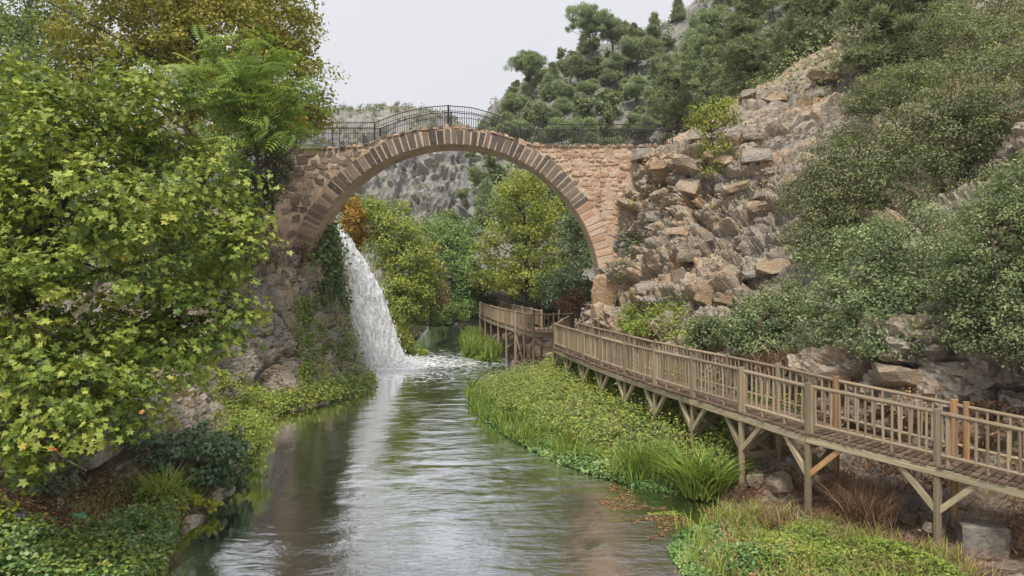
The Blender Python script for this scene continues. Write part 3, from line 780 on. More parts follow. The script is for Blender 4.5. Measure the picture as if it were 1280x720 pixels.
# ------------------------------------------------------------------ iron railings on the bridge
IRON, _nt, _o = new_mat('black_iron'); _g = N(_nt)
_g.principled(_o, _g.ramp(_g.noise(_g.coord('Object'), 4, 4), [(.4, (.02, .02, .022)), (.75, (.055, .045, .04))]), .55, .5)
def rail_z(px):
    return float(np.interp(px, [360, 466, 475, 490, 510, 535, 560, 590, 615, 635, 650, 660, 860], [152, 152, 149, 143, 137, 132, 130.5, 133, 140, 148, 155, 154, 154]))
def foot_z(px):
    return float(np.interp(px, [360, 440, 467, 490, 520, 560, 600, 630, 650, 670, 860], [184, 184, 183, 171, 163, 158, 161, 168, 177, 181, 181]))
def bar(a, b, r=.012, sides=5):
    return tube(np.array([a, b]), [r, r], sides)
def iron_rail(y, label, px0=362, px1=842):
    root = empty('iron_railing', (bx(565), y, 0), label, 'railing')
    off = np.array([bx(565), y, 0])
    def mk(name, parts, par=root, kind=None):
        v, f = join(parts); o = link(name, fast_mesh(name, v - off, [f]), IRON, par)
        if kind: o['kind'] = kind
        return o
    posts = [px0, 414, 467, 560, 650, 728, 786, px1]
    for i in range(len(posts) - 1):
        a, b = posts[i], posts[i + 1]; n = max(2, int((b - a) / 8)); pp = np.linspace(a, b, n)
        top = [np.array([bx(q), y, bz(rail_z(q))]) for q in pp]
        mk('handrail', [tube(np.array(top), [.022] * n, 6)])
        mk('middle_rail', [tube(np.array([[t[0], y, t[2] - .24] for t in top]), [.016] * n, 5)])
        mk('bottom_rail', [tube(np.array([[bx(q), y, bz(foot_z(q)) + .1] for q in pp]), [.014] * n, 5)])
        bars = []
        x = bx(a) + .1
        while x < bx(b) - .05:
            q = x / S + 640
            bars.append(bar((x, y, bz(foot_z(q)) + .1), (x, y, bz(rail_z(q))), .0095, 4)); x += .115
        mk('baluster_row', bars, kind='stuff')
    for q in posts:
        mk('post', [bar((bx(q), y, bz(foot_z(q)) - .25), (bx(q), y, bz(rail_z(q)) + .03), .05 if q in (467, 560, 650) else .03, 6)])
    return root
iron_rail(YB0 + .3, 'black iron railing on the near edge of the stone bridge')
iron_rail(YB1 - .25, 'black iron railing on the far edge of the stone bridge')
# ------------------------------------------------------------------ wooden boardwalk
def unit_cyl(n=8):
    v = []; f3 = []; f4 = []
    for z in (0, 1):
        for k in range(n):
            a = 2 * math.pi * k / n; v.append((math.cos(a), math.sin(a), z))
    for k in range(n):
        j = (k + 1) % n; f4.append((k, j, n + j, n + k))
    v += [(0, 0, 0), (0, 0, 1)]
    for k in range(n):
        j = (k + 1) % n; f3.append((2 * n, j, k)); f3.append((2 * n + 1, n + k, n + j))
    return np.array(v, float), [np.array(f3), np.array(f4)]
def unit_box(c=.06):
    """box -.5...5 in x, y and 0..1 in z with chamfered long edges"""
    p = [(.5 - c, -.5), (.5, -.5 + c), (.5, .5 - c), (.5 - c, .5), (-.5 + c, .5), (-.5, .5 - c), (-.5, -.5 + c), (-.5 + c, -.5)]
    v = [(x, y, z) for z in (0, 1) for x, y in p]; n = 8
    f4 = [(k, (k + 1) % n, n + (k + 1) % n, n + k) for k in range(n)]
    f8 = [tuple(range(n))[::-1], tuple(range(n, 2 * n))]
    return np.array(v, float), [np.array(f4), np.array(f8)]
_c = {}
def shared(kind, mat):
    if (kind, mat.name) not in _c:
        v, f = unit_cyl() if kind == 'pole' else unit_box()
        me = fast_mesh(kind, v, f, smooth=False); me.materials.append(mat); _c[(kind, mat.name)] = me
    return _c[(kind, mat.name)]
def stick(name, a, b, r, mat, parent, kind='pole', r2=None, up=None):
    """a round pole or square timber from a to b (world), parented in place"""
    a, b = Vector(a), Vector(b); d = b - a; L = d.length
    z = d.normalized(); u = Vector(up or (0, 0, 1))
    if abs(z.dot(u)) > .99: u = Vector((0, 1, 0))
    x = u.cross(z).normalized(); y = z.cross(x)
    M = Matrix((x, y, z)).transposed().to_4x4(); M.translation = a
    o = bpy.data.objects.new(name, shared(kind, mat)); col.objects.link(o); o.parent = parent
    k = 2 if kind == 'box' else 1
    inv = Matrix.Translation(-chain_loc(parent))
    o.matrix_local = inv @ M @ Matrix.Diagonal((r * k, (r2 or r) * k, L, 1))
    return o
def chain_loc(p):
    v = Vector((0, 0, 0))
    while p is not None: v += p.location; p = p.parent
    return v
gw = random.Random(3)
def jit(s): return gw.uniform(-s, s)

def railing(parent, pts, rail_h, lower_h, spacing, mat=WOOD, fresh=None, thick=1.0, baluster_r=.022):
    """posts at pts (x, y, deck z); rails and balusters bay by bay"""
    for i in range(len(pts) - 1):
        a, b = Vector(pts[i]), Vector(pts[i + 1]); L = (b - a).length
        m = WOOD_NEW if fresh and i == 0 else mat
        up = Vector((0, 0, 1))
        hr = stick('handrail', a + up * (rail_h + jit(.012)), b + up * (rail_h + jit(.012)), .042 * thick, m, parent)
        lr = stick('lower_rail', a + up * (lower_h + jit(.01)), b + up * (lower_h + jit(.01)), .034 * thick, m, parent)
        n = max(2, int(L / spacing))
        for k in range(1, n):
            q = a.lerp(b, (k + jit(.12)) / n)
            mm = WOOD_NEW if (fresh and i in fresh and gw.random() < .25) or gw.random() < .04 else m
            stick('baluster', q + Vector((jit(.012), jit(.012), lower_h - .04)), q + Vector((jit(.02), jit(.02), rail_h + .005)), baluster_r * gw.uniform(.85, 1.2), mm, parent)

DECK = lambda d: float(np.interp(d, [12, 14.35, 16.3, 18.1, 20.2, 36.5], [1.3, 1.62, 1.88, 2.16, 2.26, 2.32]))   # top of the deck
fr = [Vector((x, y, DECK(y))) for x, y in FRONT]
W = 1.12
bk = []
for i, p_ in enumerate(fr):
    t = (fr[min(i + 1, len(fr) - 1)] - fr[max(i - 1, 0)]); t.z = 0; t.normalize()
    nrm = Vector((t.y, -t.x, 0)); bk.append(p_ + nrm * W)
bw = empty('wooden_boardwalk', (5.8, 20.2, 0), 'weathered log boardwalk on stilts along the foot of the rocky slope', 'boardwalk')
railing(bw, fr, 1.02, .17, .178, thick=1.15, baluster_r=.027)
railing(bw, bk, 1.05, .2, .2, fresh=(0, 1), baluster_r=.026)
GZ = {2: -.1, 3: .02, 4: .1, 5: .6, 6: .9, 7: .9, 8: .8, 9: .7, 10: .6, 11: .4}
for i, p_ in enumerate(fr):
    d = p_.y; near = i <= 4
    gz = GZ.get(i, -.1) - .5
    r = .085 if i <= 4 else .07
    stick('post', (p_.x, p_.y, gz), (p_.x, p_.y, p_.z + 1.1), r, WOOD_POST, bw)
    stick('post', (p_.x + .16 * (1 if i < 3 else .3), p_.y - .1, p_.z - .05), (p_.x + .16 * (1 if i < 3 else .3), p_.y - .1, p_.z + 1.04), r * .7, WOOD, bw)
    q = bk[i]
    stick('post', (q.x, q.y, .2), (q.x, q.y, q.z + 1.16), r * .95, WOOD_NEW if i in (1, 2, 3) else WOOD_POST, bw)
    if i in (2,): stick('post', (q.x + .17, q.y - .16, q.z - .1), (q.x + .17, q.y - .16, q.z + 1.14), r * .8, WOOD_NEW, bw)
    stick('cross_beam', (p_.x, p_.y, p_.z - .3) , (q.x, q.y, q.z - .3), .06, WOOD_POST, bw, 'box', .09)
    # knee braces along the walk
    for s in (-1, 1):
        j = i + s
        if not 0 <= j < len(fr): continue
        t = (fr[j] - p_).normalized()
        e = p_ + t * .72; e.z -= .24
        m = WOOD_NEW if (i, s) in ((3, -1),) else BEAM
        stick('brace', (p_.x, p_.y, p_.z - 1.0), e, .05, m, bw, 'box', .06)
    if i >= 3 and i <= 5:   # cross bracing towards the back posts
        stick('brace', (p_.x, p_.y, p_.z - 1.1), (q.x, q.y, q.z - .4), .05, WOOD_POST, bw, 'box', .06)
        stick('brace', (p_.x, p_.y, p_.z - .45), (q.x, q.y, q.z - 1.3), .045, WOOD_POST, bw, 'box', .06)
        if i < 5: stick('tie_beam', (p_.x, p_.y, p_.z - 1.12), (q.x, q.y, q.z - 1.12), .05, WOOD_POST, bw, 'box', .08)
for i in range(len(fr) - 1):
    for L_, dz, off in ((fr, -.17, -.06), (bk, -.17, .06)):
        a, b = L_[i], L_[i + 1]; t = (b - a).normalized(); nrm = Vector((t.y, -t.x, 0)) * off
        stick('edge_beam', a + nrm + Vector((0, 0, dz + jit(.01))), b + nrm + Vector((0, 0, dz + jit(.01))), .04, BEAM, bw, 'box', .085)
    # small stub blocks holding the lower rail
    for t in (.33, .66):
        c = fr[i].lerp(fr[i + 1], t); stick('rail_block', c + Vector((0, 0, 0)), c + Vector((0, 0, .16)), .035, WOOD, bw)
    n = int((fr[i + 1] - fr[i]).length / .155)
    for k in range(n):
        t = (k + .5) / n
        a, b = fr[i].lerp(fr[i + 1], t), bk[i].lerp(bk[i + 1], t); u = (b - a).normalized()
        stick('plank', a - u * (.12 + jit(.02)) + Vector((0, 0, -.035 + jit(.006))), b + u * .1 + Vector((0, 0, -.035 + jit(.006))), .07, PLANK, bw, 'box', .022)

# viewing platform and the walk beyond it
DZ = 2.3
pf = empty('viewing_platform', (1.2, 46, 0), 'square wooden viewing platform on crossed stilts over the water beyond the arch', 'platform')
A, B, C = Vector((.24, 48, DZ)), Vector((1.2, 44.6, DZ)), Vector((3.5, 45.6, DZ))
D = Vector((2.9, 49.2, DZ))
railing(pf, [A, A.lerp(B, .5), B], 1.02, .17, .2, baluster_r=.03)
railing(pf, [B, B.lerp(C, .5), C], 1.02, .17, .26, baluster_r=.03)
P9 = fr[-1]
railing(pf, [P9 + Vector((.05, .15, 0)), P9.lerp(C, .33), P9.lerp(C, .66), C], 1.02, .17, .2, baluster_r=.03)
railing(pf, [bk[-1] + Vector((0, .2, 0)), Vector((4.4, 44, DZ)), Vector((4.6, 47, DZ))], 1.04, .18, .25, baluster_r=.03)
for q in (A, B, C, D, A.lerp(B, .5), B.lerp(C, .5), P9.lerp(C, .33), P9.lerp(C, .66)):
    stick('post', (q.x, q.y, -.6), (q.x, q.y, q.z + 1.1), .07, WOOD, pf)
for a, b in ((A, B), (B, C), (P9, C), (A, D)):
    stick('edge_beam', a + Vector((0, 0, -.14)), b + Vector((0, 0, -.14)), .05, BEAM, pf, 'box', .08)
    stick('tie_beam', Vector((a.x, a.y, .35)), Vector((b.x, b.y, .35)), .05, BEAM, pf)
for a, b, z0, z1 in ((A, A.lerp(B, .5), .2, 1.9), (A.lerp(B, .5), A, .2, 1.9), (A.lerp(B, .5), B, .3, 2.0), (B, C, 2.0, .5), (C, B, 2.0, .3), (B, A.lerp(B, .4), .2, 2.0)):
    stick('brace', (a.x, a.y, z0), (b.x, b.y, z1), .055, WOOD, pf)
def deck_quad(parent, p0, p1, p2, p3, w=.2):
    n = int((p1 - p0).length / w)
    for k in range(n):
        t = (k + .5) / n; stick('plank', p0.lerp(p1, t) + Vector((0, 0, -.04)), p3.lerp(p2, t) + Vector((0, 0, -.04)), w * .46, PLANK, parent, 'box', .026)
deck_quad(pf, A, B, C, D)
deck_quad(pf, P9 + Vector((.1, .2, 0)), C + Vector((.0, -.1, 0)), C + Vector((1.1, -.2, 0)), bk[-1] + Vector((0, .25, 0)), .22)
fw = empty('far_boardwalk', (-1, 55, 0), 'far stretch of log boardwalk receding under the trees behind the platform', 'boardwalk')
FF = [Vector((x, y, DZ)) for x, y in ((.2, 48.2), (-.35, 50.6), (-.9, 53), (-1.45, 55.8), (-1.95, 58.6), (-2.45, 61.6))]
FB = [v + Vector((1.6, .3, 0)) for v in FF]
railing(fw, FF, 1.02, .17, .24, baluster_r=.034); railing(fw, FB, 1.04, .18, .3, baluster_r=.034)
for a, b in zip(FF, FB):
    stick('post', (a.x, a.y, -.6), (a.x, a.y, a.z + 1.1), .07, WOOD, fw); stick('post', (b.x, b.y, -.3), (b.x, b.y, b.z + 1.14), .07, WOOD, fw)
    stick('brace', (a.x, a.y, .9), (b.x, b.y, 2.1), .05, WOOD, fw)
for i in range(len(FF) - 1):
    stick('edge_beam', FF[i] + Vector((0, 0, -.14)), FF[i + 1] + Vector((0, 0, -.14)), .05, BEAM, fw, 'box', .08)
    deck_quad(fw, FF[i], FF[i + 1], FB[i + 1], FB[i], .3)

# concrete footings under the near back posts
CONC, _nt, _o = new_mat('concrete'); _g = N(_nt)
_v = _g.coord('Object'); _n = _g.noise(_v, 6, 6, .7)
_c2 = _g.mix(_g.ramp(_g.noise(_v, 2.2, 7, .75), [(.48, (0, 0, 0)), (.62, (.75,) * 3)]), _g.ramp(_n, [(.3, (.19, .17, .14)), (.7, (.40, .37, .32))]), (.13, .10, .07))
_g.principled(_o, _c2, .9, .2, _g.bump(_g.noise(_v, 14, 8, .8), 1.0, .05))
def block(w, d, h, seed):
    g = np.random.default_rng(seed); c = .03
    v = []; 
    for z, k in ((0, 0), (h - c, 0), (h, c)):
        for x, y in ((-1, -1), (1, -1), (1, 1), (-1, 1)):
            v.append((x * (w / 2 - k) + g.normal() * .008, y * (d / 2 - k) + g.normal() * .008, z + g.normal() * .006))
    f = [(i + (i2 + 1) % 4 - i, 0, 0, 0) for i, i2 in ()]
    for l in (0, 4):
        for k in range(4): f.append((l + k, l + (k + 1) % 4, l + 4 + (k + 1) % 4, l + 4 + k))
    f.append((8, 9, 10, 11)); f.append((3, 2, 1, 0))
    return fast_mesh('block', np.array(v), [np.array(f)])
x, y, z = P(1227, 692, 16.2)
tag(link('concrete_footing', block(.85, .6, .62, 1), CONC, None, (x, y, z), (0, 0, R(-14))), 'wide pale concrete footing block under a post at the near end of the boardwalk', 'concrete block')
x, y, z = P(1056, 652, 19.0)
tag(link('concrete_footing', block(.32, .3, .62, 2), CONC, None, (x, y, z), (0, 0, R(-20))), 'narrow upright concrete footing in the shadow under the boardwalk', 'concrete block')
# ------------------------------------------------------------------ the waterfall
gwf = np.random.default_rng(61)
LEd = [(411, 279, 46.0), (416, 284, 46.0), (430, 318, 46.5), (437, 350, 46.9), (438, 392, 47.3), (448, 430, 47.7), (455, 461, 48.0)]
REd = [(417, 278, 47.0), (425, 286, 47.2), (454, 322, 47.8), (476, 362, 48.2), (490, 400, 48.5), (502, 435, 48.8), (514, 459, 49.0)]
Lw = catmull(np.array([P(*q) for q in LEd]), 240); Rw = catmull(np.array([P(*q) for q in REd]), 240)
nw = 56; u = np.linspace(0, 1, nw)[None, :, None]
Gw = Lw[:, None] * (1 - u) + Rw[:, None] * u
Gw[:, :, 1] -= .55 * np.sin(np.pi * u[..., 0]) * np.linspace(.3, 1, 240)[:, None]      # bellies out towards the viewer
pw = Gw.reshape(-1, 3)
q = pw * np.array([5.5, 5.5, .7])
ds = .08 * fbm(q, 4, 5) + .06 * fbm(pw * np.array([13, 13, 1.8]), 3, 15)
pw = pw + ds[:, None] * np.array([.45, -1, .1])
off = np.array([-8.5, 48, 0])
fall = empty('waterfall', off, 'white waterfall pouring off the ivy-covered ledge under the left side of the arch', 'waterfall')
SP = spray_mat('falling_water', .78, 1.0); SPW = spray_mat('white_spray', 1.0, 1.0)
link('water_sheet', fast_mesh('water_sheet', pw - off, [grid_faces(240, nw)], smooth=True), SP, fall)
def octa(centers, size, stretch, seed):
    T = [(1, 0, 0), (-1, 0, 0), (0, 1, 0), (0, -1, 0), (0, 0, 1), (0, 0, -1)]
    Fo = [[(0, 2, 4), (2, 1, 4), (1, 3, 4), (3, 0, 4), (2, 0, 5), (1, 2, 5), (3, 1, 5), (0, 3, 5)]]
    g = np.random.default_rng(seed); n = len(centers)
    V = centers[:, None] + np.array(T)[None] * (size[:, None, None] * np.array([1, 1, 1.0])[None, None] * np.stack([np.ones(n), np.ones(n), stretch], 1)[:, None])
    V = V + g.normal(size=V.shape) * size[:, None, None] * .35
    o = (np.arange(n) * 6)[:, None, None]
    return V.reshape(-1, 3), [(np.array(Fo[0])[None] + o).reshape(-1, 3)]
n = 3000; i = (240 * gwf.random(n) ** .75).astype(int).clip(0, 239); j = gwf.integers(0, nw, n)
c = Gw[i, j] + gwf.normal(size=(n, 3)) * (.05 + .12 * (i / 240.))[:, None] + np.array([.05, -.25, 0]) * gwf.random(n)[:, None]
v, f = octa(c, .012 + .018 * gwf.random(n), 2.0 + 4.0 * gwf.random(n), 1)
link('water_drops', fast_mesh('drops', v - off, f), SPW, fall)['kind'] = 'stuff'
n = 2500; t = gwf.random(n); c = np.array(P(454, 460, 48.0))[None] * (1 - t[:, None]) + np.array(P(520, 459, 48.8))[None] * t[:, None]
c = c + gwf.normal(size=(n, 3)) * np.array([.35, .7, 0]); c[:, 2] = np.abs(gwf.normal(size=n)) * .28 * (1 - .4 * np.abs(t - .5))
v, f = octa(c, .015 + .03 * gwf.random(n), .8 + .6 * gwf.random(n), 2)
link('splash', fast_mesh('splash', v - off, f), SPW, fall)['kind'] = 'stuff'

# ------------------------------------------------------------------ loose and jutting rocks on the banks
def rock_mesh(seed, flat=1.0):
    g = np.random.default_rng(seed)
    import bmesh
    bm = bmesh.new(); bmesh.ops.create_icosphere(bm, subdivisions=2, radius=1)
    v = np.array([q.co[:] for q in bm.verts])
    ax = [np.array(q, float) for q in ((1, 0, 0), (-1, 0, 0), (0, 1, 0), (0, -1, 0), (0, 0, 1), (0, 0, -1))]
    for c_ in range(11):
        d = ax[c_] + g.normal(size=3) * .16 if c_ < 6 else g.normal(size=3)
        d /= np.linalg.norm(d); k = g.uniform(.42, .68) if c_ < 6 else g.uniform(.68, .85)
        s = v @ d; v = v - np.outer(np.maximum(s - k, 0), d)
    v = v + .03 * g.normal(size=v.shape)
    v[:, 2] *= flat
    for q, w in zip(bm.verts, v): q.co = w
    me = bpy.data.meshes.new('rock'); bm.to_mesh(me); bm.free()
    at = me.attributes.new('tint', 'FLOAT', 'POINT'); at.data.foreach_set('value', np.full(len(me.vertices), .35 + .6 * g.random(), np.float32))
    return me
def rocks(parent, GRID, spots, mat, seed, meshes):
    """spots: (px, py, d, sx, sy, sz)"""
    g = random.Random(seed)
    for (px, py, d, a, b, c) in spots:
        me = g.choice(meshes)
        if not me.materials: me.materials.append(mat)
        o = bpy.data.objects.new('rock', me); col.objects.link(o); o.parent = parent
        o.location = P(px, py, d); o.scale = (a, b, c); o.rotation_euler = (g.uniform(-.15, .2), g.uniform(-.02, .3), g.uniform(-.5, .5) + g.choice((0, 1.57, 3.14)))
RM = [rock_mesh(100 + k) for k in range(9)]
def nearest_depth(GRID, px, py):
    """distance at which the surface GRID shows at this pixel"""
    Q = GRID.reshape(-1, 3); m = Q[:, 1] > 5
    Q = Q[m]; sx_ = 640 + Q[:, 0] / Q[:, 1] * F; sy_ = HOR - (Q[:, 2] - CAMZ) / Q[:, 1] * F
    dd = (sx_ - px) ** 2 + (sy_ - py) ** 2
    k = np.argsort(dd)[:14]
    k = k[dd[k] < 200]
    return float(Q[k, 1].min()) if len(k) else None
gr = random.Random(17); spots = []
for _ in range(26):
    px, py = gr.uniform(800, 1000), gr.uniform(165, 425)
    if px - 775 < (py - 300) * .3 and py > 300 and px < 790: continue
    if py < 170 + (px - 860) * -.25 : pass
    d = nearest_depth(RIGHT_P, px, py)
    if d is None or d > 48: continue
    s = gr.choice((.3, .4, .5, .6)) * d / 34
    spots.append((px, py, d + .3, s * gr.uniform(1, 1.7), s * gr.uniform(.8, 1.2), s * gr.uniform(.5, .8)))
for _ in range(18):
    px, py = gr.uniform(850, 1070), gr.uniform(95, 240)
    d = nearest_depth(RIGHT_P, px, py)
    if d is None or d > 52: continue
    s = gr.choice((.35, .45, .55, .8)) * d / 34
    spots.append((px, py, d + .25, s * gr.uniform(1.2, 2.2), s * gr.uniform(.8, 1.3), s * gr.uniform(.4, .7)))
for px, py, sx_, sz_ in ((858, 205, 1.15, .7), (865, 235, 1.2, .75), (855, 270, 1.0, .35), (852, 291, 1.0, .38), (860, 318, .85, .55), (848, 348, .6, .8), (880, 370, .55, .6), (900, 200, 1.1, .5), (945, 190, 1.2, .4), (800, 195, .9, .5), (820, 210, .8, .4),
                         (790, 380, .5, .5), (770, 345, .6, .7), (940, 345, 1.1, .35), (965, 335, 1.0, .4), (800, 405, .45, .6), (835, 400, .5, .6)):
    d = nearest_depth(RIGHT_P, px, py) or 37
    if px < 765: d = 38.7
    spots.append((px, py, d + .25, sx_, sx_ * .8, sz_))
for px, py, d, a, c in ((975, 605, 19.6, .45, .4), (945, 600, 20.2, .35, .35), (1000, 625, 19.2, .4, .25), (1165, 660, 16.6, .3, .22), (1135, 648, 17.6, .25, .2), (1185, 650, 17.2, .22, .3), (1080, 610, 18.8, .3, .25), (1030, 470, 21.0, .8, .5), (1120, 470, 19.6, 1.0, .55), (1200, 465, 19.0, 1.1, .6)):
    spots.append((px, py, d, a, a * .9, c))
rocks(bank_right, RIGHT_P, spots, ROCK_R, 4, RM)
TAN = [rock_mesh(150 + k) for k in range(3)]
for me in TAN: me.attributes['tint'].data.foreach_set('value', np.full(len(me.vertices), .95, np.float32))
rocks(bank_right, RIGHT_P, [(757, 368, 38.0, 1.05, .9, 1.75), (752, 398, 37.7, 1.0, .7, 1.1), (783, 372, 37.4, .7, .7, 1.2), (772, 338, 38.4, .6, .6, .9), (800, 350, 37.0, .7, .7, .8)], ROCK_R, 6, TAN)
RML = [rock_mesh(200 + k) for k in range(6)]
spl = []
for _ in range(10):
    px, py = gr.uniform(295, 450), gr.uniform(330, 495)
    d = nearest_depth(LEFT_P, px, py)
    if d is None: continue
    s = gr.choice((.2, .3, .4, .5)); spl.append((px, py, d + .15, s, s, s * gr.uniform(.8, 1.6)))
for px, py, d, a, c in ((60, 640, 17.5, .45, .35), (75, 610, 18.2, .5, .5), (110, 560, 19, .7, .7), (140, 668, 16.5, .5, .14), (132, 657, 17, .12, .07), (450, 484, 41.6, .5, .22), (462, 478, 42, .35, .2), (85, 655, 16.8, .25, .2)):
    spl.append((px, py, d, a, a * .9, c))
rocks(bank_left, LEFT_P, spl, ROCK_L, 5, RML)

# ------------------------------------------------------------------ trees and shrubs
def tree_px(name, basepx, based, trunk_px, blobs_px, r0, clumps, per, cr, leaf, ls, lm, bm, seed, label, cat='tree', group=None, dy=1.0, basez=None, **kw):
    b = Vector(P(basepx[0], basepx[1], based))
    if basez is not None: b.z = basez
    loc = lambda px, py, d: tuple(Vector(P(px, py, d)) - b)
    tr = [(0, 0, -.4)] + [loc(*q) for q in trunk_px]
    bl = []
    for q in blobs_px:
        px, py, rx, rz, d = q[:5]; k = d / F
        bl.append((loc(px, py, d), (rx * k, max(rx, rz) * k * dy, rz * k), rx * rz * (q[5] if len(q) > 5 else 1)))
    return make_tree(name, tuple(b), tr, r0, bl, clumps, per, cr, leaf, ls, lm, bm, seed, label, cat, group, **kw)

# big plane tree leaning over the left bank
plane = tree_px('plane_tree', (-120, 610), 17.5, [(-80, 480, 17), (0, 360, 16.5), (70, 260, 16.5), (120, 190, 16.5)],
    [(60, 165, 105, 75, 16), (175, 130, 90, 55, 17), (120, 270, 140, 100, 15.5), (240, 225, 75, 70, 17), (262, 325, 70, 60, 17), (40, 390, 130, 90, 14.5),
     (190, 420, 95, 75, 15.5), (255, 405, 55, 55, 16.5), (90, 500, 105, 60, 14), (-60, 280, 150, 150, 15.5), (30, 560, 60, 35, 13.6), (150, 545, 40, 28, 14.5), (20, 110, 70, 45, 17), (300, 290, 30, 25, 17.2), (305, 380, 28, 30, 17)],
    .32, 620, 46, .52, PALM, .125, M_PLANE, BARK, 301, 'broad-leaved plane tree with large lobed green leaves overhanging the left bank', shell=.35, up=.7, flat=.55, limbs=90, droop=.5, dy=.8)
# its largest single leaves, on the side towards the water
crown = [c for c in plane.children if c.name.startswith('crown')][0]
lm_ = []
gl_ = np.random.default_rng(77)
for t in (.3, .55, .75, .93, 1.0):
    me = fast_mesh('leaf', np.array(PALM[0]), [np.array(f) for f in PALM[1]], {'tint': np.full(len(PALM[0]), t)}); me.materials.append(M_PLANE); lm_.append(me)
cv = np.empty(len(crown.data.vertices) * 3, np.float32); crown.data.vertices.foreach_get('co', cv); cv = cv.reshape(-1, 12, 3)[:, 0]
wv = cv + np.array(plane.location)
front = np.argsort(np.linalg.norm(wv - np.array([0, 0, CAMZ]), axis=1))[:2600]
for k in gl_.choice(front, 300, replace=False):
    o = bpy.data.objects.new('leaf', lm_[int(gl_.choice(5, p=[.3, .35, .22, .11, .02]))]); col.objects.link(o); o.parent = crown
    o.location = cv[k] + np.array([.06, -.14, .02]); o.scale = (float(gl_.uniform(.09, .15)),) * 3
    o.rotation_euler = (gl_.uniform(-.5, 1.1), gl_.uniform(-.9, .9), gl_.uniform(0, 6.28))

tree_px('autumn_tree', (260, 330), 33, [(245, 200, 33), (228, 90, 33), (222, 20, 33), (220, -60, 33)],
    [(165, 45, 95, 65, 33), (285, 40, 105, 70, 32), (345, 95, 60, 65, 32), (392, 140, 26, 32, 33), (290, 130, 85, 60, 31), (220, -40, 150, 70, 33), (340, 15, 50, 60, 33), (120, 95, 60, 45, 33)],
    .38, 950, 62, .62, OVAL, .16, M_YELLOW, BARK, 311, 'tall tree with yellowing olive autumn leaves behind the left end of the bridge', shell=.4, tintgrad=.1, limbs=110)
tree_px('tree_of_heaven', (330, 330), 25, [(325, 240, 25), (318, 170, 24.6), (315, 110, 24.5)],
    [(300, 62, 48, 22, 24), (265, 100, 50, 22, 23.5), (340, 85, 40, 22, 25), (345, 160, 45, 25, 24), (285, 195, 30, 35, 23), (362, 170, 22, 16, 25), (300, 130, 50, 35, 24), (330, 120, 60, 45, 24.5)],
    .09, 150, 5, .34, PINNATE, .62, M_HEAVEN, BARK, 321, 'slender tree with bright green feathery compound leaves beside the left bridge end', shell=.3, up=1.1, limbs=60, droop=.35)
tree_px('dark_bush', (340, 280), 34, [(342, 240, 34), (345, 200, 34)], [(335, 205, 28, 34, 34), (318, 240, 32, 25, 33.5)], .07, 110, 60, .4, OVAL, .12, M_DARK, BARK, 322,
    'dark green dense bush at the left end of the bridge wall', 'bush')
tree_px('poplar_tree', (30, 330), 46, [(34, 200, 46), (36, 90, 46), (38, -30, 46)], [(25, 60, 55, 90, 46), (70, 60, 40, 70, 47), (20, 0, 60, 60, 46), (100, 30, 35, 60, 49), (5, 120, 50, 60, 46)], .38, 330, 50, .8, OVAL, .2, M_GREEN, BARK_PALE, 331,
    'tall pale-trunked poplar rising behind the plane tree', limbs=50)
tree_px('dark_tree', (-30, 400), 30, [(-30, 300, 30), (-20, 120, 30)], [(-10, 120, 90, 120, 32), (60, 170, 80, 80, 33), (140, 180, 70, 60, 34), (200, 210, 60, 60, 34), (10, 290, 100, 90, 30), (120, 300, 90, 80, 30), (210, 300, 70, 70, 31), (270, 250, 45, 45, 33)],
    .25, 520, 55, .7, OVAL, .19, M_GREEN, BARK, 332, 'shaded green tree filling the space behind the plane tree')
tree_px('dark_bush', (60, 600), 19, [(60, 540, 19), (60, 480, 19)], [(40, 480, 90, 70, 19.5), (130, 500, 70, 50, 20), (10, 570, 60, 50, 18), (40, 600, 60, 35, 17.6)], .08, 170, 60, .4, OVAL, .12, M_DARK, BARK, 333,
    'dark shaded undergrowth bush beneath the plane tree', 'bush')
tree_px('broadleaf_shrub', (225, 640), 20.6, [(225, 600, 20.6), (222, 570, 20.6)], [(230, 580, 62, 42, 20.6), (175, 565, 50, 40, 21), (270, 575, 42, 48, 21.3), (215, 615, 55, 28, 20), (150, 600, 30, 30, 20.5)], .07, 210, 40, .3, ROUND, .105, M_FIG, BARK, 341,
    'low blue-green broadleaf shrub leaning over the water on the left bank', 'shrub', up=.4)
tree_px('bank_shrub', (308, 590), 23.4, [(308, 570, 23.4), (308, 550, 23.4)], [(308, 565, 22, 35, 23.4), (295, 530, 28, 25, 24.5), (320, 545, 14, 20, 24)], .04, 90, 40, .24, OVAL, .085, M_WEED, BARK, 342,
    'light green willowy shrub at the water beside the blue-green shrub', 'shrub')
tree_px('bank_shrub', (295, 530), 30, [(295, 505, 30), (290, 490, 30)], [(285, 490, 45, 30, 30), (320, 500, 25, 22, 31), (250, 485, 40, 35, 29)], .04, 110, 45, .3, OVAL, .1, M_WEED, BARK, 343,
    'olive shrub growing at the foot of the grey left cliff', 'shrub')
lem = tree_px('yellow_sapling', (225, 650), 19.2, [(235, 632, 19.1)], [(243, 628, 22, 9, 19, 2), (208, 622, 8, 7, 19.3, 1), (268, 632, 8, 5, 18.9, 1)], .012, 22, 7, .13, ROUND, .12, M_LEMON, BARK, 344,
    'small sapling with bright lemon-yellow leaves at the water edge', 'sapling', shell=.2, limbs=14)

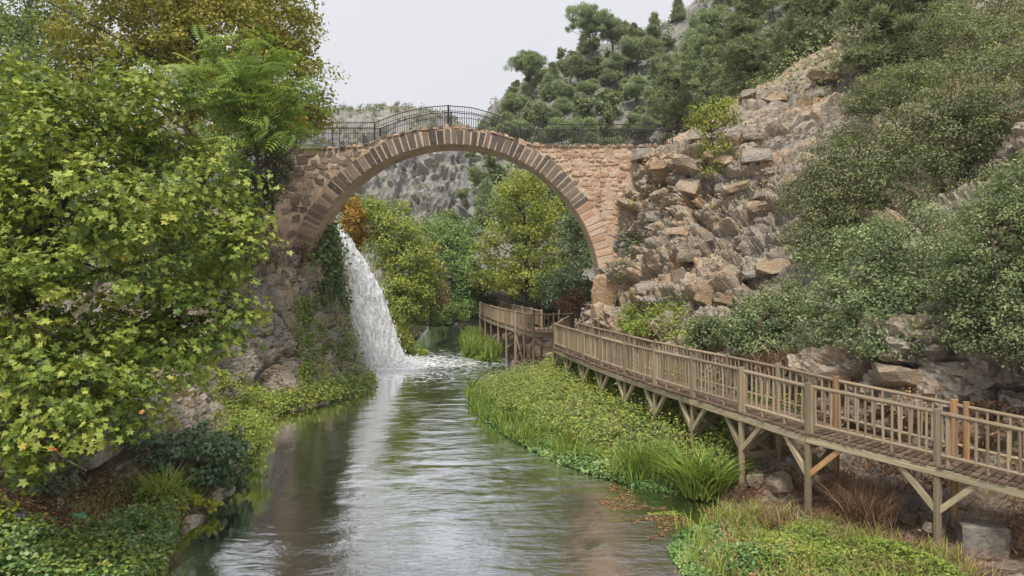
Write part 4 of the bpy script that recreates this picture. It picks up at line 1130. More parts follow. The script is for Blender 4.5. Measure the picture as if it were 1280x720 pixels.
# trees of the valley seen through the arch
def valley(name, bp, bd, blobs, lm, seed, label, clumps=200, per=60, cr=.75, ls=.2, bm=BARK, r0=.2, **kw):
    top = blobs[0]
    return tree_px(name, bp, bd, [((bp[0] + top[0]) / 2, (bp[1] + top[1]) / 2 + 10, bd), (top[0], top[1], bd)], blobs, r0, clumps, per, cr, OVAL, ls, lm, bm, seed, label, **kw)
valley('yellow_tree', (662, 385), 58, [(655, 270, 42, 60, 58), (690, 300, 45, 60, 57), (630, 320, 36, 45, 58), (648, 235, 24, 25, 58), (665, 350, 60, 22, 57), (610, 345, 20, 18, 58)], M_VALLEY, 401, 'large yellow-green tree hanging over the boardwalk inside the arch', 420, 62, .7, .19, r0=.3)
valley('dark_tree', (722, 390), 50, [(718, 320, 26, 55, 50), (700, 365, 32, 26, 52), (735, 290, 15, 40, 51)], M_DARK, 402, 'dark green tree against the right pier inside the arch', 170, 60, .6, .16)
valley('green_tree', (575, 398), 78, [(572, 320, 32, 45, 78), (550, 300, 22, 30, 80), (590, 345, 25, 30, 76), (575, 375, 30, 22, 76)], M_GREEN, 403, 'fresh green tree at the bend of the river in the middle of the arch', 240, 60, .9, .25)
valley('pale_green_tree', (610, 392), 88, [(600, 300, 26, 34, 88), (560, 285, 20, 22, 92), (625, 320, 20, 30, 88)], M_GREEN, 404, 'pale green rounded tree half hidden behind the yellow-green tree', 170, 55, 1.0, .28)
valley('yellow_tree', (500, 410), 62, [(490, 290, 34, 42, 62), (510, 330, 34, 40, 61), (468, 270, 22, 24, 62), (505, 375, 32, 38, 60), (530, 350, 18, 35, 62)], M_VALLEY, 405, 'yellowing bushy tree right behind the waterfall', 330, 60, .75, .2)
valley('orange_tree', (445, 330), 60, [(443, 275, 14, 26, 60), (436, 258, 14, 10, 60), (448, 300, 9, 15, 60)], M_ORANGE, 406, 'small orange autumn tree above the top of the waterfall', 70, 50, .5, .2, r0=.1)
valley('green_tree', (430, 290), 66, [(432, 250, 18, 16, 66), (455, 262, 20, 16, 66), (520, 300, 25, 30, 72), (545, 330, 20, 40, 72)], M_GREEN, 407, 'green tree on the slope between the orange tree and the yellowing tree', 150, 50, .8, .22)
valley('brown_tree', (540, 402), 66, [(535, 325, 14, 24, 66), (545, 360, 16, 26, 66), (522, 300, 9, 12, 66)], M_DRY, 408, 'half bare brownish tree beside the yellowing tree in the arch', 90, 40, .6, .17)
valley('willow_shrub', (560, 402), 74, [(552, 385, 28, 18, 72), (580, 388, 25, 14, 74), (530, 395, 22, 18, 66)], M_GREEN, 409, 'low green bushes overhanging the far bend of the river', 150, 45, .6, .18, cat='shrub')
valley('bushy_tree', (575, 402), 92, [(572, 388, 40, 16, 92), (545, 380, 26, 24, 90), (600, 380, 25, 24, 92)], M_GREEN, 413, 'dense green tree closing the far end of the river', 190, 45, .9, .26)
valley('dry_bush', (722, 392), 44, [(722, 372, 14, 16, 44), (708, 380, 10, 9, 44.5)], M_DRY, 410, 'dry pinkish-brown bush beside the boardwalk at the pier', 50, 40, .35, .1, cat='bush', r0=.05)
valley('valley_bush', (490, 435), 55, [(490, 410, 22, 22, 55), (470, 380, 16, 22, 56), (505, 425, 12, 10, 54)], M_VALLEY, 411, 'leafy bush rooted on the rocks right of the waterfall', 110, 45, .5, .15, cat='bush', r0=.06)
valley('valley_tree', (640, 330), 98, [(640, 240, 30, 40, 98), (675, 215, 35, 35, 98), (610, 260, 22, 24, 102), (700, 250, 35, 40, 96)], M_PINE, 412, 'dark green trees on the slope above the yellow-green tree inside the arch', 240, 50, 1.1, .3)

# evergreens of the right slope
def oak(bp, bd, blobs, seed, label, clumps, per=64, cr=.42, ls=.084, lm=M_OLIVE, name='evergreen_oak', cat='tree', r0=.12, **kw):
    top = blobs[0]
    return tree_px(name, bp, bd, [((bp[0] + top[0]) / 2, (bp[1] + top[1]) / 2, bd), (top[0], top[1], bd)], blobs, r0, clumps, per, cr, OVAL, ls, lm, BARK, seed, label, cat, shell=.45, up=.45, flat=.65, **kw)
oak((1065, 330), 27, [(1060, 215, 62, 55, 27), (1020, 250, 42, 50, 27), (1100, 180, 60, 45, 27.5), (1050, 290, 60, 35, 26.5), (1010, 300, 35, 30, 26.5)], 501, 'grey-green evergreen oak standing on the rocks left of the larger oaks', 420)
oak((1190, 300), 25.5, [(1180, 160, 80, 60, 25.5), (1250, 130, 70, 65, 25), (1130, 220, 60, 50, 25.5), (1240, 220, 70, 50, 25), (1150, 110, 55, 40, 26.5), (1270, 60, 55, 45, 26)], 502, 'wide evergreen oak with a tall rounded crown high on the right slope', 620)
oak((1120, 445), 21, [(1080, 330, 75, 55, 21.5), (1150, 310, 75, 60, 21.5), (1060, 390, 65, 45, 21), (1130, 390, 75, 45, 20.5), (1190, 370, 60, 55, 20.5), (1030, 420, 30, 22, 21.5), (1100, 425, 50, 20, 20)], 503, 'dense dark evergreen oak hanging over the rock face behind the boardwalk', 640)
oak((1260, 455), 17.5, [(1240, 300, 70, 70, 18), (1280, 380, 60, 80, 17.5), (1220, 400, 45, 40, 18), (1290, 240, 60, 60, 18), (1205, 345, 40, 40, 18.5), (1300, 470, 30, 40, 17)], 504, 'leafy evergreen oak at the near end of the right slope', 620, cr=.36, ls=.07)
oak((1230, 130), 31, [(1230, 60, 60, 45, 31), (1180, 40, 50, 35, 32), (1275, 20, 55, 45, 31), (1215, 100, 60, 30, 30)], 509, 'pale evergreen oak filling the top of the right slope behind the wide oak', 380)
oak((1110, 140), 33, [(1110, 115, 55, 30, 33), (1160, 95, 50, 30, 33), (1075, 130, 25, 20, 33)], 510, 'low spreading evergreen oak below the wide spreading pine', 240)
oak((955, 450), 24.5, [(955, 400, 42, 38, 24.5), (985, 385, 32, 38, 24.8), (925, 412, 25, 26, 24.5), (965, 430, 45, 16, 24)], 505, 'round olive-green bush at the foot of the slope behind the boardwalk', 230, name='evergreen_bush', cat='bush', r0=.06, cr=.34)
oak((882, 440), 27, [(882, 415, 24, 20, 27), (905, 410, 14, 14, 27.4), (868, 428, 14, 10, 27)], 506, 'small grey-green bush beside the round olive-green bush', 80, name='evergreen_bush', cat='bush', r0=.04, cr=.28)
oak((810, 428), 33, [(805, 408, 26, 16, 33), (835, 405, 18, 18, 33), (785, 400, 14, 20, 34)], 507, 'yellow-green weedy bush at the foot of the cliff by the boardwalk', 90, lm=M_WEED, name='weedy_bush', cat='bush', r0=.03, cr=.28)
oak((895, 222), 36, [(888, 150, 28, 26, 36), (905, 135, 18, 14, 36), (892, 185, 20, 22, 36), (885, 210, 16, 10, 35.8)], 508, 'slim yellow-green young tree rooted on the grey rock right of the bridge', 110, per=34, lm=M_VALLEY, name='young_tree', r0=.06, cr=.36, ls=.12)

# creepers
def on_surface(GRID, n, cond, seed, out=.06):
    g = np.random.default_rng(seed); Q = GRID.reshape(-1, 3); nn = grid_normals(GRID).reshape(-1, 3)
    sx_ = 640 + Q[:, 0] / np.maximum(Q[:, 1], 1) * F; sy_ = HOR - (Q[:, 2] - CAMZ) / np.maximum(Q[:, 1], 1) * F
    idx = np.where(cond(sx_, sy_, Q) & (Q[:, 1] > 5))[0]
    k = g.choice(idx, n); nr = nn[k]
    return Q[k] + g.normal(size=(n, 3)) * .1, nr
def cover(name, GRID, n, cond, leaf, ls, mat, seed, label, cat, out=.15, kind='stuff', up=.5, flipn=1, clump=None):
    q, nr = on_surface(GRID, n, cond, seed)
    g = np.random.default_rng(seed + 1)
    toward = nr * flipn
    if clump:
        m = fbm(q * clump, 3, seed) > (.25 if name == 'crack_plants' else -.05); q = q[m]; toward = toward[m]
    n = len(q)
    q = q + toward * (out * g.random(n))[:, None] + np.array([0, 0, 1.]) * (out * .8 * g.random(n))[:, None]
    nrm = toward * .6 + np.array([0, -.3, up]) + g.normal(size=(n, 3)) * .5
    V, Fs, t = scatter(leaf[0], leaf[1], q, nrm, ls * (.6 + .8 * g.random(n)), seed + 2)
    o = link(name, fast_mesh(name, V, Fs, {'tint': t}), mat); return tag(o, label, cat, kind=kind)
sgL = 1 if grid_normals(LEFT_P)[LEFT_P.shape[0] // 2, -20, 2] > 0 else -1
sgR = 1 if grid_normals(RIGHT_P)[RIGHT_P.shape[0] // 2, -20, 2] > 0 else -1
cover('ivy', LEFT_P, 9000, lambda x, y, Q: (x > 378) & (x < 442) & (y > 278) & (y < 385) & (Q[:, 1] > 39.5) & (Q[:, 1] < 47), ROUND, .15, M_IVY, 601, 'dark ivy curtain hanging on the rock left of the waterfall', 'ivy', .4, None, .3, sgL)
cover('cliff_weeds', LEFT_P, 9000, lambda x, y, Q: (x > 365) & (x < 466) & (y > 375) & (y < 505) & (Q[:, 1] > 33), OVAL, .13, M_WEED, 602, 'autumn-coloured weeds covering the low rock at the foot of the waterfall', 'weeds', .3, None, .6, sgL, .9)
cover('cliff_shrubs', LEFT_P, 4500, lambda x, y, Q: (x > 375) & (x < 450) & (y > 380) & (y < 500) & (Q[:, 1] > 34), OVAL, .15, M_GREEN, 603, 'green shrubs growing on the rock between ivy and water', 'shrubs', .45, None, .6, sgL, .7)
cover('waterline_plants', LEFT_P, 7000, lambda x, y, Q: (Q[:, 2] > -.05) & (Q[:, 2] < .45) & (Q[:, 1] > 24) & (Q[:, 1] < 44), ROUND, .1, M_WEED, 604, 'low yellow-green plants along the waterline below the left cliff', 'plants', .25, 'stuff', .9, sgL)
cover('dry_creeper', LEFT_P, 9000, lambda x, y, Q: (x > 285) & (x < 385) & (y > 255) & (y < 335) & (Q[:, 1] > 33) & (Q[:, 1] < 41), OVAL, .12, M_DRY, 605, 'dry brown creeper on the ledge below the left bridge wall', 'creeper', .5, None, .5, sgL, .8)
cover('slope_shrubs', LEFT_P, 11000, lambda x, y, Q: (Q[:, 2] > 5.6) & (Q[:, 1] > 20) & (Q[:, 1] < 90), OVAL, .24, M_GREEN, 606, None, None, .8, 'stuff', .7, sgL, .35)
cover('far_bank_plants', LEFT_P, 10000, lambda x, y, Q: (Q[:, 2] > .2) & (Q[:, 2] < 6) & (Q[:, 1] > 50), OVAL, .2, M_GREEN, 607, None, None, .7, 'stuff', .7, sgL, .5)
cover('pier_creeper', RIGHT_P, 2600, lambda x, y, Q: (np.abs(x - (786 + 12 * np.sin(y * .05))) < 13) & (y > 295) & (y < 420) & (Q[:, 1] < 39.5), OVAL, .12, M_IVY, 608, 'green creeper climbing the rock beside the right bridge pier', 'creeper', .3, None, .4, sgR, .8)
cover('foot_weeds', RIGHT_P, 6000, lambda x, y, Q: (x > 765) & (x < 860) & (y > 380) & (y < 430), OVAL, .1, M_WEED, 609, 'yellowish weeds on the rock behind the boardwalk rail', 'weeds', .3, None, .6, sgR, .8)
cover('slope_weeds', RIGHT_P, 14000, lambda x, y, Q: (Q[:, 2] > 3.0) & (Q[:, 1] > 22) & (Q[:, 1] < 44) & (x > 800), OVAL, .1, M_DRY, 610, 'dry grass tufts in the cracks of the rocky slope', 'grass', .12, 'stuff', .6, sgR, 1.1)
cover('crack_plants', RIGHT_P, 5000, lambda x, y, Q: (Q[:, 2] > 3.0) & (Q[:, 1] > 24) & (Q[:, 1] < 44) & (x > 775) & (x < 1080), OVAL, .1, M_WEED, 613, 'small green plants rooted in the cracks of the rocky slope', 'plants', .3, 'stuff', .7, sgR, .55)
cover('upslope_shrubs', RIGHT_P, 18000, lambda x, y, Q: (Q[:, 2] > 12.6) & (Q[:, 1] > 16) & (y < 130), OVAL, .17, M_OLIVE, 611, None, None, .8, 'stuff', .7, sgR, .45)
cover('far_bank_plants', RIGHT_P, 11000, lambda x, y, Q: (Q[:, 2] > .9) & (Q[:, 1] > 44), OVAL, .22, M_GREEN, 612, None, None, .7, 'stuff', .7, sgR, .5)

# ------------------------------------------------------------------ pines: prototypes and copies
def pine_proto(kind, seed, h):
    g = np.random.default_rng(seed)
    if kind == 'umbrella':
        bl = [((g.normal() * .2 * h * .5, g.normal() * .12 * h, h * z), (h * r, h * r, h * .10)) for z, r in ((.95, .16), (.84, .24), (.72, .26), (.62, .2), (.88, .22), (.78, .3))]
        bl = [((c[0] + g.uniform(-.15, .15) * h, c[1] + g.uniform(-.15, .15) * h, c[2]), r) for c, r in bl]
    elif kind == 'cone':
        bl = [((g.normal() * .03 * h, g.normal() * .03 * h, h * z), (h * r, h * r, h * .10)) for z, r in ((.2, .26), (.33, .27), (.46, .24), (.58, .2), (.7, .16), (.82, .11), (.93, .06))]
    else:
        bl = [((g.uniform(-.22, .22) * h, g.uniform(-.22, .22) * h, h * g.uniform(.25, .85)), (h * g.uniform(.16, .26),) * 2 + (h * g.uniform(.12, .18),)) for _ in range(9)]
    tr = [(0, 0, -.8), (g.normal() * .03 * h, 0, h * .35), (g.normal() * .05 * h, 0, h * .7), (g.normal() * .05 * h, 0, h * .95)]
    return bl, tr
PL = {'umbrella': 'flat-topped pine on the hillside beyond the bridge', 'cone': 'upright young pine on the hillside beyond the bridge', 'bush': 'rounded scrub oak on the hillside beyond the bridge'}
PN = {'umbrella': 'umbrella_pine', 'cone': 'young_pine', 'bush': 'scrub_oak'}
PG = {'umbrella': 'flat-topped pines on the far hillside', 'cone': 'young pines on the far hillside', 'bush': 'scrub oaks on the far hillside'}
protos = {}
for kind, seeds in (('umbrella', (1, 2, 3)), ('cone', (4, 5, 6)), ('bush', (7, 8, 9))):
    for s in seeds:
        bl, tr = pine_proto(kind, 700 + s, 5.0)
        protos.setdefault(kind, []).append((bl, tr, 700 + s))
placed = {}
def put(kind, loc, h, rz):
    k = len(placed.get(kind, [])) % 3
    lst = placed.setdefault(kind, [])
    key = (kind, k)
    if key not in placed:
        bl, tr, s = protos[kind][k]
        if kind == 'bush':
            o = make_tree(PN[kind], (0, 0, 0), tr, .1, bl, 150, 34, .5, OVAL, .3, M_OLIVE, BARK, s, PL[kind], 'tree', PG[kind], limbs=24)
        else:
            o = make_tree(PN[kind], (0, 0, 0), tr, .11, bl, 230 if kind == 'umbrella' else 210, 26, .58, TUFT, .36, M_PINE, BARK_PINE, s, PL[kind], 'tree', PG[kind], up=.6, shell=.3, limbs=60)
        placed[key] = o
    else:
        o = copy_tree(placed[key])
    o.location = loc; o.scale = (h / 5.0,) * 3; o.rotation_euler[2] = rz
    lst.append(o); return o
gp = random.Random(55)
HQ = HILL_P.reshape(-1, 3)
hx = 640 + HQ[:, 0] / HQ[:, 1] * F; hy = HOR - (HQ[:, 2] - CAMZ) / HQ[:, 1] * F
ok = np.where((hx > 592) & (hx < 1010) & (HQ[:, 1] < 121) & (hy < 290))[0]
taken = []
tries = 0
while len(taken) < 175 and tries < 9000:
    tries += 1
    k = int(gp.choice(ok)); q = HQ[k]
    cliffy = hx[k] < 700 and 20 < hy[k] - np.interp(hx[k], [r[0] for r in ridge], [r[1] for r in ridge]) < 55
    if cliffy and gp.random() < .75: continue
    if any((q[0] - t[0]) ** 2 + (q[1] - t[1]) ** 2 < 5.5 for t in taken): continue
    taken.append(q)
    kind = gp.choices(('umbrella', 'cone', 'bush'), (.4, .2, .4))[0]
    h = gp.uniform(3.0, 5.6) if kind != 'bush' else gp.uniform(2.4, 4.2)
    if hy[k] - np.interp(hx[k], [r[0] for r in ridge], [r[1] for r in ridge]) < 14: h *= .68
    put(kind, (q[0], q[1], q[2] - .1), h, gp.uniform(0, 6.28))
# the tall lone pine on the skyline
def skyline(px, base_y, top_y, d, seed, label, wide):
    b = P(px, base_y, d); h = (base_y - top_y) * d / F
    g = np.random.default_rng(seed)
    bl = [((g.uniform(-.3, .3) * wide * h, g.uniform(-.2, .2) * h, h * z), (h * r * wide, h * r * wide, h * .09)) for z, r in ((.96, .45), (.88, .75), (.8, .7), (.72, .8), (.9, .6), (.58, .4))]
    make_tree('skyline_pine', b, [(0, 0, -.8), (.1, 0, h * .4), (-.1, 0, h * .7), (.1, 0, h * .93)], .16, bl, 150, 30, .5, TUFT, .36, M_PINE, BARK_PINE, seed, label, shell=.3, limbs=70, up=.6)
skyline(737, 86, 12, 113, 801, 'tallest flat-crowned pine standing out against the sky on the ridge', .55)
skyline(765, 80, 30, 114, 802, 'second pine on the skyline right beside the tallest one', .5)
skyline(660, 120, 68, 112, 803, 'leaning pine on the ridge where the hillside drops to the cliff', .55)

# nearer pines above the rocky slope
def near_pine(bp, bd, top, blobs, seed, label, clumps=260):
    b = Vector(P(bp[0], bp[1], bd))
    loc = lambda px, py, d: tuple(Vector(P(px, py, d)) - b)
    bl = [(loc(px, py, d), (rx * d / F, rx * d / F * .8, rz * d / F)) for px, py, rx, rz, d in blobs]
    make_tree('pine_tree', tuple(b), [(0, 0, -.6), loc((bp[0] + top[0]) / 2 + 4, (bp[1] + top[1]) / 2, bd), loc(top[0], top[1], bd)], .13, bl, clumps, 24, .42, TUFT, .3, M_PINE, BARK_PINE, seed, label, shell=.25, limbs=110, up=.6, flat=.6)
near_pine((1010, 128), 44, (1005, 5), [(1000, 45, 38, 24, 44), (1030, 20, 34, 22, 44), (985, 75, 24, 20, 44), (1010, 0, 40, 22, 44), (1030, 60, 26, 20, 44), (990, 100, 18, 15, 44)], 811, 'bright green pine with a bare lower trunk at the top of the rocky slope')
near_pine((1150, 100), 36, (1130, -30), [(1110, 40, 60, 24, 36), (1160, 20, 60, 26, 36), (1090, 70, 40, 18, 36), (1190, 55, 40, 22, 36), (1130, -10, 60, 26, 36), (1085, 10, 30, 20, 36), (1150, 75, 40, 15, 36)], 812, 'wide spreading pine with layered branches above the evergreen oaks', 340)
near_pine((945, 135), 56, (940, 10), [(935, 60, 35, 30, 56), (955, 90, 32, 25, 56), (930, 30, 28, 22, 56), (920, 95, 25, 25, 57), (945, 0, 30, 20, 56)], 813, 'full pine standing left of the bare-trunked pine at the slope top', 300)
near_pine((890, 150), 68, (892, 8), [(890, 50, 30, 28, 68), (880, 85, 34, 26, 68), (900, 110, 34, 24, 67), (892, 22, 18, 20, 68)], 814, 'tall upright pine behind the slim yellow-green young tree', 300)
near_pine((845, 165), 72, (845, 60), [(845, 90, 28, 22, 72), (835, 120, 34, 22, 72), (855, 140, 34, 18, 72)], 815, 'green pine on the hillside right above the bridge railing end', 260)
near_pine((1240, 60), 40, (1240, -60), [(1240, 0, 40, 30, 40), (1270, 30, 35, 25, 40), (1215, 30, 30, 20, 40), (1060, -30, 40, 25, 46)], 816, 'pine behind the tallest evergreen oak in the upper slope', 260)
# scrub on the far hill reads as one mass
FQ = FAR_P.reshape(-1, 3); g = np.random.default_rng(88)
fy = HOR - (FQ[:, 2] - CAMZ) / FQ[:, 1] * F
idx = np.where((FQ[:, 1] > 118) & (FQ[:, 1] < 215))[0]
w = np.where((fy[idx] > 185) & (fy[idx] < 262), .7, 1.0); k = g.choice(idx, 1700, p=w / w.sum())
ctr = FQ[k]; rr = g.uniform(.4, 1.6, 1700)
ci = np.repeat(np.arange(1700), 22); o_ = g.normal(size=(len(ci), 3)); o_ /= np.linalg.norm(o_, axis=1, keepdims=True)
pos = ctr[ci] + o_ * rr[ci][:, None] * (g.random(len(ci)) ** .4)[:, None] + np.array([0, 0, .7])
V, Fs, t = scatter(OVAL[0], OVAL[1], pos, o_ + np.array([0, 0, .6]), .5 * (.6 + .8 * g.random(len(ci))), 89, np.clip(g.random(1700)[ci] * .6 + .4 * g.random(len(ci)), 0, 1))
tag(link('far_scrub', fast_mesh('far_scrub', V, Fs, {'tint': t}), M_OLIVE), 'scattered scrub covering the distant hill behind the arch', 'scrub', kind='stuff')
# undergrowth between the pines
k = g.choice(ok, 1500); ctr = HQ[k]; rr = g.uniform(.4, 1.2, 1500)
ci = np.repeat(np.arange(1500), 22); o_ = g.normal(size=(len(ci), 3)); o_ /= np.linalg.norm(o_, axis=1, keepdims=True)
pos = ctr[ci] + o_ * rr[ci][:, None] * (g.random(len(ci)) ** .4)[:, None] + np.array([0, 0, .4])
V, Fs, t = scatter(OVAL[0], OVAL[1], pos, o_ + np.array([0, 0, .6]), .36 * (.6 + .8 * g.random(len(ci))), 90, np.clip(g.random(1500)[ci] * .6 + .4 * g.random(len(ci)), 0, 1))
tag(link('hillside_undergrowth', fast_mesh('undergrowth', V, Fs, {'tint': t}), M_PINE), 'low undergrowth between the pines of the far hillside', 'undergrowth', kind='stuff')
# ------------------------------------------------------------------ ground cover by the water
BED1 = [(-2.0, 38), (-1.9, 35), (-1.3, 31.9), (-.4, 28.5), (.5, 26), (1.4, 24), (2.3, 22.6), (3.4, 21.3), (4.6, 20.4), (5.3, 19.9), (5.9, 20.6), (5.5, 23), (4.8, 26), (4.0, 29), (3.4, 32), (2.8, 35), (1.8, 38), (.6, 40.5), (-1, 40.5)]
BED2 = [(3.3, 15.2), (3.2, 16.5), (3.6, 17.5), (4.6, 18.4), (5.6, 18.9), (6.8, 18.3), (8.4, 16.2), (9.0, 14), (8, 12.5), (5, 12.5), (3.5, 13.5)]
BED3 = [(-3.4, 68), (-3.8, 60), (-3.2, 54), (-1.7, 50.6), (-.7, 50.2), (-1.0, 53), (-1.9, 57.6), (-2.4, 62), (-2.6, 67)]
def mound(q, poly, h, k):
    e = np.clip(edge_dist(q, poly) / k, 0, 1)
    p3 = np.stack([q[:, 0], q[:, 1], np.zeros(len(q))], 1)
    return h * e ** .6 * (.55 + .45 * fbm(p3 * .9, 3, 4)) + .02
def bed(name, poly, n, ls, mat, seed, label, cat, h=.4, k=.6, dens=None, leaf=ROUND):
    q = poly_points(poly, n, seed); g = np.random.default_rng(seed)
    if dens is not None: q = q[g.random(n) < dens(q)]
    z = mound(q, poly, h, k) * (.5 + .5 * g.random(len(q)) ** .5)
    c = np.stack([q[:, 0], q[:, 1], z], 1)
    nrm = g.normal(size=c.shape) * .45 + np.array([0, -.1, 1])
    p3 = c * 1.1; tint = np.clip(.5 + .45 * fbm(p3, 3, seed) + .25 * g.normal(size=len(c)), 0, 1)
    V, Fs, t = scatter(leaf[0], leaf[1], c, nrm, ls * (.6 + .8 * g.random(len(c))), seed, tint)
    o = link(name, fast_mesh(name, V, Fs, {'tint': t}), mat); return tag(o, label, cat, kind='stuff')
edge1 = lambda q: np.clip(1.5 - edge_dist(q, BED1) / 1.8, .35, 1)
bed('watercress', BED1, 44000, .09, M_CRESS, 901, 'watercress mat along the water edge of the long green bank', 'watercress', .42, .5, edge1)
bed('bank_weeds', BED1, 36000, .08, M_WEED, 902, 'yellow-green weeds on the long green bank below the boardwalk', 'weeds', .75, 1.4, lambda q: np.clip(edge_dist(q, BED1) / .8 - .05, 0, 1), OVAL)
bed('bank_herbs', BED1, 34000, .075, M_GRASS, 903, 'green herbs on the long green bank below the boardwalk', 'herbs', .8, 1.2, lambda q: np.clip(edge_dist(q, BED1) / .9 - .2, 0, 1), OVAL)
bed('watercress', BED2, 42000, .068, M_CRESS, 904, 'pale green watercress mat spreading below the near end of the boardwalk', 'watercress', .4, .6, lambda q: np.clip(1.25 - np.maximum(q[:, 0] - 4.6, 0) / 2.2, .12, 1))
bed('bank_weeds', BED2, 30000, .07, M_WEED, 905, 'dry yellowish weeds under the near end of the boardwalk', 'weeds', .55, 1.2, lambda q: np.clip((q[:, 0] - 4.4) / 1.6, 0, 1), OVAL)
bed('bank_herbs', BED3, 15000, .16, M_GRASS, 906, 'green herbs on the far bank below the receding boardwalk', 'herbs', 1.1, .8, None, OVAL)
bed('riffle_grass', [(-8.2, 55), (-6.9, 53.8), (-5.8, 55), (-6, 57.4), (-7.6, 58.5)], 5000, .14, M_GRASS, 907, 'small green patch of plants in the riffle right of the waterfall', 'plants', .35, .5, None, OVAL)
# mud under the mats, so that the water does not show between the leaves
MUD, _nt, _o = new_mat('mud'); _g = N(_nt)
_g.principled(_o, _g.ramp(_g.noise(_g.coord('Object'), 2.5, 5), [(.3, (.03, .035, .015)), (.7, (.09, .085, .04))]), .8, .3)
def mud(poly, h, k, name):
    p_ = np.array(poly); lo, hi = p_.min(0), p_.max(0); s = .22
    nx, ny = int((hi[0] - lo[0]) / s) + 2, int((hi[1] - lo[1]) / s) + 2
    xx, yy = np.meshgrid(lo[0] + s * np.arange(nx), lo[1] + s * np.arange(ny), indexing='ij'); q = np.stack([xx.ravel(), yy.ravel()], 1)
    z = np.where(in_poly(q, poly), mound(q, poly, h, k) * .55 - .03, -.25)
    tag(link(name, fast_mesh(name, np.stack([q[:, 0], q[:, 1], z], 1), [grid_faces(nx, ny)], smooth=True), MUD), kind='structure')
for i, (pl_, h) in enumerate(((BED1, .5), (BED2, .42), (BED3, .6))): mud(pl_, h, .8, 'mud_bank')
# grass
def grass(poly, n, h, wd, mat, seed, label, name='grass', lean=.5, cat='grass', z=.05, clump=None, curl=.6):
    g = np.random.default_rng(seed); q = poly_points(poly, n, seed)
    if clump: 
        c = poly_points(poly, clump, seed + 5); k = g.integers(0, clump, n); q = c[k] + g.normal(size=(n, 2)) * .13
    b = np.stack([q[:, 0], q[:, 1], np.full(n, z)], 1)
    V, Fs, t = blades(b, h * (.5 + .7 * g.random(n)), wd * (.7 + .6 * g.random(n)), lean * (.3 + g.random(n)), seed, curl)
    return tag(link(name, fast_mesh(name, V, Fs, {'tint': t}), mat), label, cat, kind='stuff')
grass([(-1.95, 38), (-1.85, 34), (-1.2, 31.5), (-.3, 28.5), (.6, 28.8), (.2, 32), (-.4, 36), (-.6, 39)], 2800, .55, .03, M_GRASS, 911, 'tall green grass leaning over the water at the tip of the bank', clump=130)
grass([(-.2, 28), (.9, 25.6), (2.2, 23.6), (3.0, 24.5), (2, 27), (1, 30)], 2200, .48, .026, M_GRASS, 912, 'long grass growing through the middle of the green bank', clump=110)
grass([(3.2, 21.9), (4.1, 21.4), (4.3, 22.4), (3.5, 23)], 900, .95, .036, M_GRASS, 913, 'upright sedge clump at the outer corner of the green bank', clump=22, name='sedge')
grass([(4.4, 20.3), (5.4, 19.9), (5.7, 20.8), (4.9, 21.5)], 800, 1.15, .045, M_GRASS, 914, 'big arching sedge clump at the foot of a boardwalk post', clump=16, name='sedge', lean=1.0, curl=.8)
grass(BED3, 4200, .95, .05, M_GRASS, 915, 'rank grass on the far bank beneath the receding boardwalk', clump=110, z=.3)
grass(BED1, 3600, .55, .026, M_GRASS, 919, 'uneven grass tufts scattered all over the long green bank', clump=120, z=.25, lean=.8)
grass(BED2, 3500, .4, .016, M_WEED, 920, 'thin pale grass scattered over the near green mat', clump=140, z=.15, lean=.9)
grass([(5.4, 19), (7, 18.2), (8.6, 16.2), (9.2, 14.2), (7.6, 14), (6.2, 16)], 5200, .42, .012, M_DRY, 916, 'dry brown brush in the shade under the boardwalk', name='dry_brush', lean=1.2, clump=120, cat='brush', curl=.9)
grass([(7.2, 17.6), (7.9, 17.1), (8.1, 17.9), (7.6, 18.4)], 900, .9, .011, M_DRY, 917, 'dead reddish-brown twigs standing behind a boardwalk post', name='dead_twigs', lean=.9, clump=9, cat='twigs', z=.3)
grass([(6, 16), (8, 14.6), (8.8, 15.4), (7.2, 17)], 2200, .35, .014, M_WEED, 918, 'sparse yellow grass around the foot of the nearest boardwalk posts', clump=60)
# dry red-brown brush behind the back rail
b0 = np.array(P(1000, 462, 23)); gq = np.random.default_rng(3); n = 2200
bb = b0 + gq.normal(size=(n, 3)) * np.array([.55, .4, .12])
V, Fs, t = blades(bb, .35 + .3 * gq.random(n), .012 + .008 * gq.random(n), .9 * gq.random(n) + .3, 33, .9)
tag(link('dry_brush', fast_mesh('dry_brush', V, Fs, {'tint': t}), M_DRY), 'heap of reddish-brown dry brush behind the boardwalk rail', 'brush')
# left foreground bank
LP1 = [(-10.6, 13.2), (-6.6, 13.2), (-6.5, 15), (-7.1, 17), (-7.7, 18.2), (-8.2, 17), (-8.2, 15.8), (-9.2, 15.2), (-10.8, 15.4)]
from mathutils import kdtree
_Q = LEFT_P.reshape(-1, 3); _Q = _Q[(_Q[:, 1] < 32) & (_Q[:, 2] < 6)]
_kd = kdtree.KDTree(len(_Q))
for _i, _p in enumerate(_Q): _kd.insert((_p[0], _p[1], 0), _i)
_kd.balance()
def z_left(q):
    return np.array([_Q[_kd.find((a_, b_, 0))[1], 2] for a_, b_ in q])
def left_cover(name, poly, n, leaf, ls, mat, seed, label, cat, h=.25, up=1.0):
    q = poly_points(poly, n, seed); g = np.random.default_rng(seed); z = z_left(q) + h * g.random(n) ** 1.2 * (.4 + .6 * (fbm(np.stack([q[:, 0], q[:, 1], q[:, 0]], 1) * 1.3, 2, seed) > -.1)) + .02
    c = np.stack([q[:, 0], q[:, 1], z], 1); nrm = g.normal(size=c.shape) * .5 + np.array([0, -.1, up])
    V, Fs, t = scatter(leaf[0], leaf[1], c, nrm, ls * (.6 + .8 * g.random(n)), seed)
    return tag(link(name, fast_mesh(name, V, Fs, {'tint': t}), mat), label, cat, kind='stuff')
